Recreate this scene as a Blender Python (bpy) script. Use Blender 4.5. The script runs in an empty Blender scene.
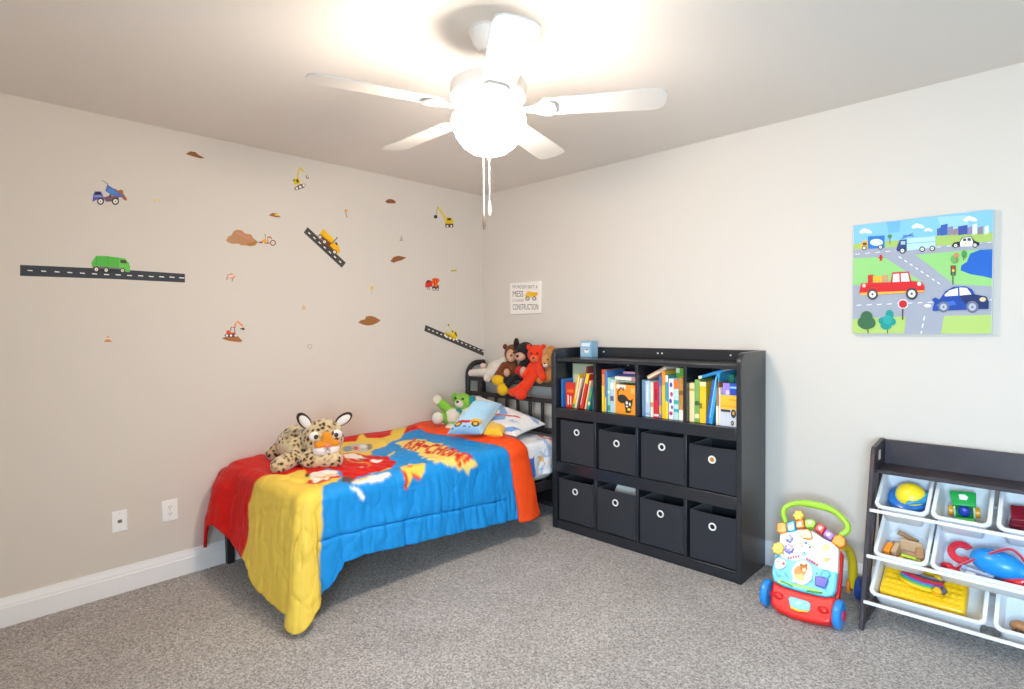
import bpy, bmesh, math, random
import numpy as np
from mathutils import Vector, Matrix, noise, Euler
random.seed(7)
S = bpy.context.scene
COL = S.collection
PI = math.pi
R = math.radians

# ------------------------------------------------------------------ camera
FPX, YAW, PITCH, ROLL, SY = 565.229, 0.769015, -0.032996, -0.011669, 0.0
CAM = Vector((3.471366, -3.245413, 1.355147))
fw = Vector((-math.sin(YAW)*math.cos(PITCH), math.cos(YAW)*math.cos(PITCH), math.sin(PITCH)))
r0 = Vector((math.cos(YAW), math.sin(YAW), 0)); u0 = r0.cross(fw)
rt = r0*math.cos(ROLL)+u0*math.sin(ROLL); up = u0*math.cos(ROLL)-r0*math.sin(ROLL)
cd = bpy.data.cameras.new('camera'); cam = bpy.data.objects.new('camera', cd); COL.objects.link(cam)
cd.sensor_width = 36; cd.sensor_fit = 'HORIZONTAL'; cd.lens = 36*FPX/1024; cd.shift_y = SY/1024; cd.clip_start = .02
cam.matrix_world = Matrix(((rt.x, up.x, -fw.x, CAM.x), (rt.y, up.y, -fw.y, CAM.y), (rt.z, up.z, -fw.z, CAM.z), (0, 0, 0, 1)))
S.camera = cam

def ray(px, py):
    return fw+rt*((px-512)/FPX)-up*((py-344.5-SY)/FPX)
def on(px, py, ax, val):
    """the point of the plane x|y|z = val that shows at a pixel of the photograph (used to measure the real place)"""
    d = ray(px, py); i = 'xyz'.index(ax)
    return CAM+d*((val-CAM[i])/d[i])
def onp(px, py, o, n):
    d = ray(px, py); t = (o-CAM).dot(n)/d.dot(n)
    return CAM+d*t
def Zm(ox, oy, s):
    return lambda X, Y: (ox+X/s, oy+Y/s)

# ------------------------------------------------------------------ materials
def lin(h):
    if not isinstance(h, str): return (*h[:3], 1)
    h = h.lstrip('#'); c = [int(h[i:i+2], 16)/255 for i in (0, 2, 4)]
    return (*[x/12.92 if x <= .04045 else ((x+.055)/1.055)**2.4 for x in c], 1)
MC = {}
def mat(color, rough=.5, metal=0, bump=None, emis=None, spec=.5, coat=0, sheen=0, mottle=None, attr=None):
    key = (color, rough, metal, bump, emis, spec, coat, sheen, mottle, attr)
    if key in MC: return MC[key]
    m = bpy.data.materials.new('mat_%d' % len(MC)); m.use_nodes = True
    nt = m.node_tree; b = nt.nodes['Principled BSDF']
    b.inputs['Base Color'].default_value = lin(color)
    b.inputs['Roughness'].default_value = rough; b.inputs['Metallic'].default_value = metal
    b.inputs['Specular IOR Level'].default_value = spec
    b.inputs['Coat Weight'].default_value = coat; b.inputs['Sheen Weight'].default_value = sheen
    tc = None
    if bump or mottle: tc = nt.nodes.new('ShaderNodeTexCoord')
    if bump:
        sc, st = bump
        n = nt.nodes.new('ShaderNodeTexNoise'); n.inputs['Scale'].default_value = sc; n.inputs['Detail'].default_value = 3
        nt.links.new(tc.outputs['Object'], n.inputs['Vector'])
        bp = nt.nodes.new('ShaderNodeBump'); bp.inputs['Strength'].default_value = st; bp.inputs['Distance'].default_value = .01
        nt.links.new(n.outputs['Fac'], bp.inputs['Height']); nt.links.new(bp.outputs['Normal'], b.inputs['Normal'])
    if mottle:
        sc, c2 = mottle
        n = nt.nodes.new('ShaderNodeTexNoise'); n.inputs['Scale'].default_value = sc; n.inputs['Detail'].default_value = 4
        nt.links.new(tc.outputs['Object'], n.inputs['Vector'])
        r = nt.nodes.new('ShaderNodeValToRGB'); r.color_ramp.elements[0].position = .35; r.color_ramp.elements[1].position = .65
        r.color_ramp.elements[0].color = lin(color); r.color_ramp.elements[1].color = lin(c2)
        nt.links.new(n.outputs['Fac'], r.inputs['Fac']); nt.links.new(r.outputs['Color'], b.inputs['Base Color'])
    if attr:
        a = nt.nodes.new('ShaderNodeAttribute'); a.attribute_name = attr
        nt.links.new(a.outputs['Color'], b.inputs['Base Color'])
    if emis:
        b.inputs['Emission Color'].default_value = lin(color if emis[1] is None else emis[1]); b.inputs['Emission Strength'].default_value = emis[0]
    MC[key] = m
    return m
def plast(c): return mat(c, .32, coat=.15)
def ink(c): return mat(c, .6, spec=.25)
def fab(c): return mat(c, .85, bump=(160, .35), sheen=.1, spec=.2)
def plush(c): return mat(c, .95, bump=(220, .8), sheen=.12, spec=.08)
def woodm(c): return mat(c, .5, bump=(40, .06))

# ------------------------------------------------------------------ mesh builder
LOC = {}
class MB:
    def __init__(s, M=None): s.v = []; s.f = []; s.mi = []; s.ms = []; s.M = M
    def add(s, vs, fs, m):
        if m not in s.ms: s.ms.append(m)
        k = s.ms.index(m); b = len(s.v)
        for p in vs:
            p = Vector(p); s.v.append(s.M @ p if s.M else p)
        for f in fs: s.f.append([b+i for i in f]); s.mi.append(k)
        return s
    def box(s, lo, hi, m, T=None):
        x0, y0, z0 = lo; x1, y1, z1 = hi
        vs = [Vector(p) for p in ((x0,y0,z0),(x1,y0,z0),(x1,y1,z0),(x0,y1,z0),(x0,y0,z1),(x1,y0,z1),(x1,y1,z1),(x0,y1,z1))]
        if T: vs = [T @ p for p in vs]
        return s.add(vs, [(0,3,2,1),(4,5,6,7),(0,1,5,4),(1,2,6,5),(2,3,7,6),(3,0,4,7)], m)
    def loft(s, rings, m, cap=True, closed=True):
        n = len(rings[0]); vs = [p for r in rings for p in r]; fs = []
        for i in range(len(rings)-1):
            for j in range(n if closed else n-1):
                k = (j+1) % n; fs.append((i*n+j, i*n+k, (i+1)*n+k, (i+1)*n+j))
        if cap:
            fs.append(tuple(range(n-1, -1, -1))); fs.append(tuple((len(rings)-1)*n+j for j in range(n)))
        return s.add(vs, fs, m)
    def lathe(s, prof, m, o=(0,0,0), ax=(0,0,1), n=32, cap=False, arc=2*PI):
        q = Vector((0,0,1)).rotation_difference(Vector(ax).normalized()); o = Vector(o)
        rings = []
        for (r, z) in prof:
            rings.append([o+q @ Vector((max(r,1e-4)*math.cos(2*PI*i/n), max(r,1e-4)*math.sin(2*PI*i/n), z)) for i in range(n)])
        return s.loft(rings, m, cap)
    def cyl(s, a, b, r, m, r2=None, n=16):
        a = Vector(a); b = Vector(b); r2 = r if r2 is None else r2
        return s.lathe([(r, 0), (r2, (b-a).length)], m, a, b-a, n, True)
    def tube(s, pts, r, m, n=10, closed=False):
        pts = [Vector(p) for p in pts]; k = len(pts)
        rs = r if isinstance(r, (list, tuple)) else [r]*k
        t0 = (pts[1]-pts[0]).normalized()
        a = t0.orthogonal().normalized(); rings = []; pt = t0
        for i, p in enumerate(pts):
            if closed: t = (pts[(i+1) % k]-pts[i-1]).normalized()
            else: t = (pts[min(i+1, k-1)]-pts[max(i-1, 0)]).normalized()
            a = pt.rotation_difference(t) @ a; a = (a-t*a.dot(t)).normalized(); b = t.cross(a); pt = t
            rings.append([p+a*rs[i]*math.cos(2*PI*j/n)+b*rs[i]*math.sin(2*PI*j/n) for j in range(n)])
        if closed: rings.append(rings[0])
        return s.loft(rings, m, not closed)
    def ell(s, c, r, m, rot=None, nu=20, nv=12):
        if not isinstance(r, (tuple, list)): r = (r, r, r)
        c = Vector(c); vs = []; fs = []
        for i in range(nv+1):
            th = PI*i/nv
            for j in range(nu):
                ph = 2*PI*j/nu
                p = Vector((r[0]*math.sin(th)*math.cos(ph), r[1]*math.sin(th)*math.sin(ph), r[2]*math.cos(th)))
                vs.append(c+(rot @ p if rot else p))
        for i in range(nv):
            for j in range(nu):
                k = (j+1) % nu; fs.append((i*nu+j, (i+1)*nu+j, (i+1)*nu+k, i*nu+k))
        return s.add(vs, fs, m)
    def prism(s, poly, n, th, m):
        """a planar polygon of 3-D points given thickness along n"""
        n = Vector(n).normalized(); a = [Vector(p) for p in poly]; b = [p+n*th for p in a]; k = len(a)
        nr = Vector((0,0,0))
        for i in range(k): nr += a[i].cross(a[(i+1) % k])
        if nr.dot(n) < 0: a.reverse(); b.reverse()
        return s.add(a+b, [tuple(range(k-1, -1, -1)), tuple(range(k, 2*k))]+[(i, (i+1) % k, k+(i+1) % k, k+i) for i in range(k)], m)
    def build(s, name, parent=None, bevel=0, seg=2, smooth=True, ang=35, sub=0, remesh=0, sm=0, solid=0, disp=None):
        off = Vector(LOC.get(parent.name, (0,0,0))) if parent else Vector((0,0,0))
        if not parent:
            lo = [min(p[i] for p in s.v) for i in range(3)]; hi = [max(p[i] for p in s.v) for i in range(3)]
            off = Vector(((lo[0]+hi[0])/2, (lo[1]+hi[1])/2, lo[2]))
        me = bpy.data.meshes.new(name); me.from_pydata([tuple(p-off) for p in s.v], [], s.f)
        for m in s.ms: me.materials.append(m)
        me.polygons.foreach_set('material_index', s.mi)
        if smooth:
            me.polygons.foreach_set('use_smooth', [True]*len(me.polygons)); me.set_sharp_from_angle(angle=R(ang))
        me.update()
        o = bpy.data.objects.new(name, me); COL.objects.link(o)
        if parent: o.parent = parent; LOC[o.name] = off
        else: o.location = off; LOC[o.name] = off
        if remesh:
            md = o.modifiers.new('r', 'REMESH'); md.mode = 'VOXEL'; md.voxel_size = remesh; md.use_smooth_shade = True
        if sm:
            md = o.modifiers.new('s', 'SMOOTH'); md.iterations = sm; md.factor = .5
        if disp:
            tx = bpy.data.textures.new('fuzz', 'CLOUDS'); tx.noise_scale = disp[0]
            md = o.modifiers.new('d', 'DISPLACE'); md.texture = tx; md.strength = disp[1]; md.texture_coords = 'LOCAL'
        if bevel:
            md = o.modifiers.new('b', 'BEVEL'); md.width = bevel; md.segments = seg; md.limit_method = 'ANGLE'; md.angle_limit = R(40)
        if solid:
            md = o.modifiers.new('t', 'SOLIDIFY'); md.thickness = solid; md.offset = -1
        if sub:
            md = o.modifiers.new('u', 'SUBSURF'); md.levels = sub; md.render_levels = sub
        return o

def tag(o, label, cat, group=None):
    o['label'] = label; o['category'] = cat
    if group: o['group'] = group
    return o
def thing(name, loc, label, cat, group=None):
    o = bpy.data.objects.new(name, None); COL.objects.link(o); o.empty_display_size = .05
    o.location = loc; LOC[o.name] = Vector(loc)
    return tag(o, label, cat, group)
def struct(o): o['kind'] = 'structure'; return o

def inpoly(U, V, poly):
    r = np.zeros(U.shape, bool); n = len(poly)
    for i in range(n):
        x1, y1 = poly[i]; x2, y2 = poly[(i+1) % n]
        if y1 == y2: continue
        c = ((y1 > V) != (y2 > V)) & (U < (x2-x1)*(V-y1)/(y2-y1)+x1)
        r ^= c
    return r
def set_colors(o, cols):
    a = o.data.color_attributes.new('print', 'FLOAT_COLOR', 'POINT')
    a.data.foreach_set('color', np.asarray(cols, np.float32).ravel())
def circ(x, y, r, n=20, ry=None):
    ry = r if ry is None else ry
    return [(x+r*math.cos(2*PI*i/n), y+ry*math.sin(2*PI*i/n)) for i in range(n)]
def rect(x0, y0, x1, y1): return [(x0,y0),(x1,y0),(x1,y1),(x0,y1)]
def stroke(pts, w):
    """a polyline given width w in 2-D"""
    L = []; Rr = []
    for i, p in enumerate(pts):
        a = pts[max(i-1, 0)]; b = pts[min(i+1, len(pts)-1)]
        dx, dy = b[0]-a[0], b[1]-a[1]; d = math.hypot(dx, dy) or 1
        L.append((p[0]-dy/d*w/2, p[1]+dx/d*w/2)); Rr.append((p[0]+dy/d*w/2, p[1]-dx/d*w/2))
    return L+Rr[::-1]
def text_polys(body, size=1.0, bold=0):
    cu = bpy.data.curves.new('t', 'FONT'); cu.body = body; cu.size = size; cu.offset = bold
    o = bpy.data.objects.new('t', cu); COL.objects.link(o)
    dg = bpy.context.evaluated_depsgraph_get()
    me = bpy.data.meshes.new_from_object(o.evaluated_get(dg))
    vs = [tuple(v.co[:2]) for v in me.vertices]; fs = [tuple(p.vertices) for p in me.polygons]
    bpy.data.objects.remove(o); bpy.data.curves.remove(cu); bpy.data.meshes.remove(me)
    x0 = min(v[0] for v in vs); x1 = max(v[0] for v in vs); y0 = min(v[1] for v in vs); y1 = max(v[1] for v in vs)
    return [((x-x0)/(x1-x0), (y-y0)/(y1-y0)) for x, y in vs], fs

# ================================================================== ROOM
H = 2.44; XM = 4.6; YM = -4.2; T = .12
wallm = mat('#d8d0c6', .9, bump=(260, .05), spec=.2)
ceilm = mat('#e2dcd4', .95, bump=(180, .06), spec=.1)
trimm = mat('#f0eff0', .35)
# carpet
cm = bpy.data.materials.new('carpet'); cm.use_nodes = True
nt = cm.node_tree; b = nt.nodes['Principled BSDF']; b.inputs['Roughness'].default_value = 1; b.inputs['Specular IOR Level'].default_value = .05
b.inputs['Sheen Weight'].default_value = .15
tc = nt.nodes.new('ShaderNodeTexCoord')
n1 = nt.nodes.new('ShaderNodeTexNoise'); n1.inputs['Scale'].default_value = 125; n1.inputs['Detail'].default_value = 6; n1.inputs['Roughness'].default_value = .75
n2 = nt.nodes.new('ShaderNodeTexNoise'); n2.inputs['Scale'].default_value = 3.2; n2.inputs['Detail'].default_value = 4
vo = nt.nodes.new('ShaderNodeTexVoronoi'); vo.inputs['Scale'].default_value = 170
cr = nt.nodes.new('ShaderNodeValToRGB')
cr.color_ramp.elements[0].position = .38; cr.color_ramp.elements[0].color = lin('#8a827d')
cr.color_ramp.elements[1].position = .62; cr.color_ramp.elements[1].color = lin('#fff8f3')
mx = nt.nodes.new('ShaderNodeMix'); mx.data_type = 'RGBA'; mx.blend_type = 'MULTIPLY'; mx.inputs['Factor'].default_value = 1
cr2 = nt.nodes.new('ShaderNodeValToRGB'); cr2.color_ramp.elements[0].position = .3; cr2.color_ramp.elements[0].color = (.84,.83,.82,1); cr2.color_ramp.elements[1].position = .7; cr2.color_ramp.elements[1].color = (1,1,1,1)
for n in (n1, n2, vo): nt.links.new(tc.outputs['Object'], n.inputs['Vector'])
nt.links.new(n1.outputs['Fac'], cr.inputs['Fac']); nt.links.new(n2.outputs['Fac'], cr2.inputs['Fac'])
nt.links.new(cr.outputs['Color'], mx.inputs['A']); nt.links.new(cr2.outputs['Color'], mx.inputs['B'])
nt.links.new(mx.outputs['Result'], b.inputs['Base Color'])
ad = nt.nodes.new('ShaderNodeMath'); ad.operation = 'ADD'
nt.links.new(n1.outputs['Fac'], ad.inputs[0]); nt.links.new(vo.outputs['Distance'], ad.inputs[1])
bp = nt.nodes.new('ShaderNodeBump'); bp.inputs['Strength'].default_value = .9; bp.inputs['Distance'].default_value = .012
nt.links.new(ad.outputs[0], bp.inputs['Height']); nt.links.new(bp.outputs['Normal'], b.inputs['Normal'])

struct(MB().box((-T, YM-T, -.1), (XM+T, T, 0), cm).build('floor', smooth=False))
struct(MB().box((-T, YM-T, H), (XM+T, T, H+.1), ceilm).build('ceiling', smooth=False))
struct(MB().box((-T, YM-T, 0), (0, T, H), wallm).build('wall_left', smooth=False))
struct(MB().box((0, 0, 0), (XM+T, T, H), wallm).build('wall_right', smooth=False))
struct(MB().box((XM, YM-T, 0), (XM+T, 0, H), wallm).build('wall_side', smooth=False))
WX0, WX1, WZ0, WZ1 = 3.3, 4.5, .5, 1.7
w = MB()
w.box((0, YM-T, 0), (WX0, YM, H), wallm); w.box((WX1, YM-T, 0), (XM, YM, H), wallm)
w.box((WX0, YM-T, 0), (WX1, YM, WZ0), wallm); w.box((WX0, YM-T, WZ1), (WX1, YM, H), wallm)
struct(w.build('wall_rear', smooth=False))
# window in the wall behind the camera
win = bpy.data.objects.new('window_1', None); COL.objects.link(win); win['kind'] = 'structure'; win.location = (3.9, YM, WZ0); LOC['window_1'] = Vector((3.9, YM, WZ0))
f = MB()
for a, bb in (((WX0, YM-.09, WZ0), (WX0+.05, YM-.03, WZ1)), ((WX1-.05, YM-.09, WZ0), (WX1, YM-.03, WZ1)), ((WX0, YM-.09, WZ0), (WX1, YM-.03, WZ0+.05)), ((WX0, YM-.09, WZ1-.05), (WX1, YM-.03, WZ1)), ((WX0, YM-.085, 1.08), (WX1, YM-.035, 1.12))):
    f.box(a, bb, trimm)
f.build('window_frame', win, bevel=.004)
MB().box((WX0-.05, YM-.03, WZ0-.03), (WX1+.05, YM+.06, WZ0), trimm).build('window_sill', win, bevel=.005)
gm = bpy.data.materials.new('pane'); gm.use_nodes = True; nt = gm.node_tree; nt.nodes.clear()
o_ = nt.nodes.new('ShaderNodeOutputMaterial'); tr = nt.nodes.new('ShaderNodeBsdfTransparent'); gl = nt.nodes.new('ShaderNodeBsdfGlossy'); gl.inputs['Roughness'].default_value = .02
mxs = nt.nodes.new('ShaderNodeMixShader'); mxs.inputs[0].default_value = .06
nt.links.new(tr.outputs[0], mxs.inputs[1]); nt.links.new(gl.outputs[0], mxs.inputs[2]); nt.links.new(mxs.outputs[0], o_.inputs[0])
MB().box((WX0+.05, YM-.065, WZ0+.05), (WX1-.05, YM-.06, WZ1-.05), gm).build('pane', win, smooth=False)
# baseboards
def baseboard(name, axis):
    prof = [(0, 0), (.016, 0), (.016, .088), (.0135, .092), (.0135, .1), (.011, .108), (.006, .124), (.005, .133), (0, .133)]
    m = MB()
    if axis == 'l': rings = [[(d, y, z) for d, z in prof] for y in (YM, 0)]
    elif axis == 'r': rings = [[(x, -d, z) for d, z in prof] for x in (0, XM)]
    elif axis == 's': rings = [[(XM-d, y, z) for d, z in prof] for y in (YM, 0)]
    else: rings = [[(x, YM+d, z) for d, z in prof] for x in (0, XM)]
    m.loft(rings, trimm)
    bm_ = struct(m.build(name, ang=25))
    b2 = bmesh.new(); b2.from_mesh(bm_.data); bmesh.ops.recalc_face_normals(b2, faces=b2.faces); b2.to_mesh(bm_.data); b2.free()
baseboard('baseboard_left', 'l'); baseboard('baseboard_right', 'r'); baseboard('baseboard_side', 's'); baseboard('baseboard_rear', 'b')

# wall plates
def plate(y0, y1, z0, z1, label, kind):
    white = mat('#f4f3f2', .3)
    t = thing('outlet_plate' if kind == 'duplex' else 'cable_plate', (0, (y0+y1)/2, z0), label, 'wall plate')
    MB().box((0, y0, z0), (.006, y1, z1), white).build('plate', t, bevel=.003)
    yc, zc = (y0+y1)/2, (z0+z1)/2; dk = mat('#3a3836', .5)
    if kind == 'duplex':
        for dz in (.019, -.019):
            f = MB().prism([(.006, yc+.016*x, zc+dz+.0135*z) for x, z in [(-.7,-1),(.7,-1),(1,-.4),(1,.4),(.7,1),(-.7,1),(-1,.4),(-1,-.4)]], (1,0,0), .0022, white).build('receptacle', t)
            m = MB(); m.box((.008, yc-.0075, zc+dz), (.0087, yc-.0055, zc+dz+.007), dk); m.box((.008, yc+.0055, zc+dz), (.0087, yc+.0075, zc+dz+.007), dk)
            m.cyl((.008, yc, zc+dz-.006), (.0087, yc, zc+dz-.006), .0026, dk, n=10); m.build('slots', f)
        MB().cyl((.006, yc, zc), (.0075, yc, zc), .003, mat('#c9c7c4', .3, .6), n=12).build('screw', t)
    else:
        MB().box((.006, yc-.009, zc-.008), (.0085, yc+.009, zc+.008), mat('#6d6c6a', .4)).build('jack', t)
        for dz in (.042, -.042): MB().cyl((.006, yc, zc+dz), (.0075, yc, zc+dz), .003, mat('#dedcda', .3), n=12).build('screw', t)
plate(-2.621, -2.553, .317, .427, 'white wall plate with one dark jack, farther from the bed', 'cable')
plate(-2.397, -2.319, .315, .431, 'white duplex outlet plate on the wall, nearer the bed foot', 'duplex')

# ================================================================== CEILING FAN
FX, FY = 1.9479, -1.7809
fan = thing('ceiling_fan', (FX, FY, H), 'white five blade ceiling fan with a glowing frosted glass bowl', 'ceiling fan')
fwh = mat('#f1ece6', .35); fmet = mat('#e9e1d8', .3)
MB().lathe([(.0, H), (.07, H), (.071, H-.012), (.066, H-.02), (.055, H-.05), (.036, H-.072), (.03, H-.078), (0, H-.08)], fmet, (FX, FY, 0)).build('canopy', fan)
MB().cyl((FX, FY, 2.37), (FX, FY, 2.25), .012, fmet).lathe([(.0, 2.285), (.026, 2.285), (.03, 2.27), (.034, 2.25), (0, 2.25)], fmet, (FX, FY, 0)).build('downrod', fan)
MB().lathe([(0, 2.262), (.06, 2.262), (.11, 2.257), (.136, 2.247), (.141, 2.238), (.141, 2.196), (.134, 2.186), (.12, 2.182), (.1, 2.172), (.07, 2.162), (.062, 2.15), (.06, 2.135), (0, 2.135)], fmet, (FX, FY, 0), n=48).build('motor_housing', fan)
MB().lathe([(.0, 2.15), (.075, 2.15), (.095, 2.143), (.1, 2.134), (.0, 2.134)], fmet, (FX, FY, 0), n=48).build('light_fitter', fan)
glow = mat('#fff4e6', .4, emis=(1.0, '#fff1e3'))
bowl = MB().lathe([(.1, 2.136), (.126, 2.132), (.136, 2.12), (.137, 2.105), (.131, 2.08), (.117, 2.05), (.095, 2.02), (.065, 1.999), (.03, 1.99), (.0, 1.989)], glow, (FX, FY, 0), n=48).build('glass_bowl', fan)
MB().lathe([(.0, 1.992), (.016, 1.992), (.017, 1.985), (.01, 1.975), (.006, 1.968), (0, 1.966)], mat('#cfc4b8', .3, .7), (FX, FY, 0), n=16).build('finial', bowl)
blm = mat('#d9d3cb', .45, bump=(30, .02))
for k in range(5):
    ang = 4.3918-k*2*PI/5
    M = Matrix.Translation((FX, FY, 2.147)) @ Matrix.Rotation(ang, 4, 'Z') @ Matrix.Rotation(R(-9.5), 4, 'X')
    pts = [(.205, -.052), (.588, -.067), (.622, -.06), (.637, -.04), (.641, 0), (.637, .04), (.622, .06), (.588, .067), (.205, .052), (.195, .03), (.192, 0), (.195, -.03)]
    bl = MB(M); bl.prism([(x, y, 0) for x, y in pts], (0, 0, 1), .006, blm)
    blade = bl.build('blade', fan, bevel=.0015)
    br = MB(M)
    br.prism([(x, y, -.008) for x, y in [(.1, -.014), (.14, -.013), (.17, -.02), (.195, -.042), (.225, -.046), (.245, -.03), (.25, 0), (.245, .03), (.225, .046), (.195, .042), (.17, .02), (.14, .013), (.1, .014)]], (0, 0, 1), .0075, fmet)
    br.box((.075, -.016, -.006), (.12, .016, .022), fmet)
    for yy in (-.028, 0, .028): br.cyl((.225, yy, -.011), (.225, yy, -.008), .005, fmet, n=10)
    br.build('blade_bracket', blade, bevel=.0015)
chm = mat('#f3eee8', .4)
for dx, zb, fl in ((-.021, 1.762, .05), (.0, 1.812, .05)):
    cx_, cy_ = FX+dx*rt.x+.012, FY+dx*rt.y-.012
    ch = MB().tube([(cx_, cy_, 1.99), (cx_, cy_, zb)], .0017, chm, 6).build('pull_chain', fan)
    MB().lathe([(0, zb+.004), (.004, zb), (.0055, zb-.012), (.0065, zb-fl*.7), (.004, zb-fl), (0, zb-fl)], mat('#7d6a5c', .5) if dx < 0 else chm, (cx_, cy_, 0), n=12).build('fob', ch)

# ================================================================== WALL STICKERS
def art(name, label, cat, polys, zoom, plane, val=0, n=None, group=None, base=.00012, parent=None, clamp=None):
    """flat vinyl or print: polygons measured on a wall plane, each a thin layer over the one before"""
    m = MB(); n = n or ((1, 0, 0) if plane == 'x' else (0, -1, 0)); nv = Vector(n)
    for k, (c, poly) in enumerate(polys):
        P = []
        for X, Y in poly:
            p = on(*zoom(X, Y), plane, val)
            if clamp: p = Vector((min(max(p.x, clamp[0]), clamp[1]), p.y, min(max(p.z, clamp[2]), clamp[3])))
            if plane == 'x' and p.y > -.002: p = Vector((val, -.002, p.z))
            P.append(p+nv*(.0001+base*k))
        m.prism(P, n, base*1.2, ink(c))
    o = m.build(name, parent, smooth=False)
    return o if parent else tag(o, label, cat, group)
G1 = 'construction stickers on the left wall'
def road(name, label, zoom, a, b_, c, d, nd, t0=.03, t1=.97):
    """a road strip with corners a,b (top edge) c,d (bottom edge) and nd dashes"""
    P = [('#4a4743', [a, b_, d, c])]
    for i in range(nd):
        t = t0+(t1-t0)*(i+.5)/nd; h = .2*(t1-t0)/nd
        def q(t, s): return (a[0]+(b_[0]-a[0])*t+((c[0]-a[0])*(1-t)+(d[0]-b_[0])*t)*s, a[1]+(b_[1]-a[1])*t+((c[1]-a[1])*(1-t)+(d[1]-b_[1])*t)*s)
        P.append(('#f3f0ea', [q(t-h, .42), q(t+h, .42), q(t+h, .58), q(t-h, .58)]))
    return art(name, label, 'wall sticker', P, zoom, 'x', group=G1)
z1 = Zm(0, 130, 2.996)
P = [('#3d4048', [(60,404),(330,416),(554,431),(554,457),(330,446),(60,437)])]
for x, y in ((90,421),(131,423),(171,425),(209,427),(247,429),(283,431),(319,433),(354,434),(388,436),(421,437),(453,439),(484,440),(515,441),(544,443)):
    P.append(('#f5f3ee', [(x-8,y-2),(x+7,y-1),(x+8,y+2),(x-7,y+1)]))
art('road_sticker', 'long level dark road sticker with a green truck standing on it', 'wall sticker', P, z1, 'x', group=G1)
road('road_sticker', 'short steep dark road sticker under the yellow dump truck', Zm(300, 220, 13.78), (105,98), (632,588), (50,172), (575,658), 7)
road('road_sticker', 'sloping dark road sticker ending at the room corner above the headboard', Zm(420, 315, 14.63), (80,145), (980,512), (62,232), (965,598), 14)
z2 = Zm(80, 245, 9.31)
def wheel(x, y, r, c='#3b3733', h='#efe9df'): return [(c, circ(x,y,r)), (h, circ(x,y,r*.62)), (c, circ(x,y,r*.2))]
art('garbage_truck_sticker', 'green garbage truck sticker on the long road strip', 'wall sticker', [
    ('#7d7a72', [(115,195),(465,215),(460,255),(120,232)]), ('#58b84a', [(105,165),(150,100),(250,103),(375,118),(375,212),(110,195)]),
    ('#6fca57', [(365,115),(420,125),(455,165),(468,205),(465,252),(425,248),(365,215)]), ('#41a23c', [(150,108),(156,108),(156,195),(148,195)]), ('#41a23c', [(255,108),(260,108),(260,205),(255,205)]),
    ('#4b4636', [(372,140),(420,138),(442,172),(378,168)])]+wheel(152,227,27)+wheel(243,233,26)+wheel(395,237,25), z2, 'x', group=G1)
z3 = Zm(80, 175, 17.07)
art('dump_truck_sticker', 'blue dump truck sticker tipping a brown load', 'wall sticker', [
    ('#a5652e', [(560,250),(600,230),(640,265),(700,250),(735,265),(740,320),(800,400),(795,440),(740,420),(690,350)]),
    ('#7b5d68', [(400,380),(520,350),(670,370),(660,420),(520,455),(440,455)]), ('#55483f', [(480,375),(525,305),(545,330),(515,375)]),
    ('#5b6fb8', [(430,270),(470,150),(490,180),(580,235),(700,330),(760,370),(700,385),(540,345)]), ('#4f86c8', [(460,275),(480,215),(580,255),(660,320),(560,330)]),
    ('#7a7672', [(360,85),(380,88),(480,150),(475,162)]),
    ('#5a5fae', [(210,460),(225,340),(255,280),(350,280),(375,310),(400,370),(420,440),(290,420)]), ('#2e2e44', [(240,335),(262,290),(345,292),(362,335)]), ('#8b90d8', [(240,345),(360,345),(385,375),(240,380)])]
    +wheel(350,450,60)+wheel(603,450,62), z3, 'x', group=G1)
art('dirt_sticker', 'small brown dirt heap sticker high up near the ceiling', 'wall sticker', [('#8a5a2c', [(556,72),(570,64),(585,66),(596,75),(614,84),(600,85),(578,79)])], z1, 'x', group=G1)
z4 = Zm(220, 220, 17.07)
art('dirt_sticker', 'large tan dirt hill sticker beside the small tractor', 'wall sticker', [('#bd8a62', [(105,345),(150,275),(190,265),(230,195),(290,165),(370,175),(420,225),(470,240),(530,245),(570,310),(650,375),(600,435),(520,450),(440,435),(350,430),(330,405),(190,405),(120,370)]), ('#c98d6a', [(250,210),(330,200),(420,260),(520,300),(500,330),(380,300)]), ('#ad7a40', [(450,400),(600,360),(640,378),(590,430),(500,440)])], z4, 'x', group=G1)
art('tractor_sticker', 'tiny orange tractor sticker pushing the large dirt hill', 'wall sticker', [('#7a5a42', [(650,380),(720,360),(860,390),(830,405),(760,400),(660,392)]), ('#f0a742', [(715,350),(770,310),(800,350),(800,395),(720,380)]), ('#b3653c', [(805,290),(860,275),(890,320),(880,335),(855,300),(815,310),(830,380),(812,370)]), ('#8d8480', stroke([(755,240),(778,250),(772,310)],12))]+wheel(903,390,50,'#7d5040','#f0ddc9')+wheel(740,405,26,'#c7a58e','#f3e6da'), z4, 'x', group=G1)
z5 = Zm(300, 220, 13.78)
art('dump_truck_sticker', 'yellow dump truck sticker driving down the steep road strip', 'wall sticker', [
    ('#7b4a2c', [(262,205),(280,175),(450,330),(520,420),(500,480),(430,400),(330,330)]), ('#f5c216', [(270,190),(320,120),(475,270),(450,335)]), ('#e2a90e', [(285,195),(300,180),(460,320),(450,335)]),
    ('#f2b90c', [(410,350),(460,300),(525,345),(555,430),(530,470),(475,420)]), ('#4b3b1c', [(478,310),(505,305),(522,350),(500,345)]), ('#6a6058', stroke([(440,322),(500,262),(510,235)],14))]
    +wheel(275,235,33,'#5d4436')+wheel(336,300,33,'#5d4436')+wheel(475,440,33,'#5d4436'), z5, 'x', group=G1)
z6 = Zm(215, 310, 17.225)
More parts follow.
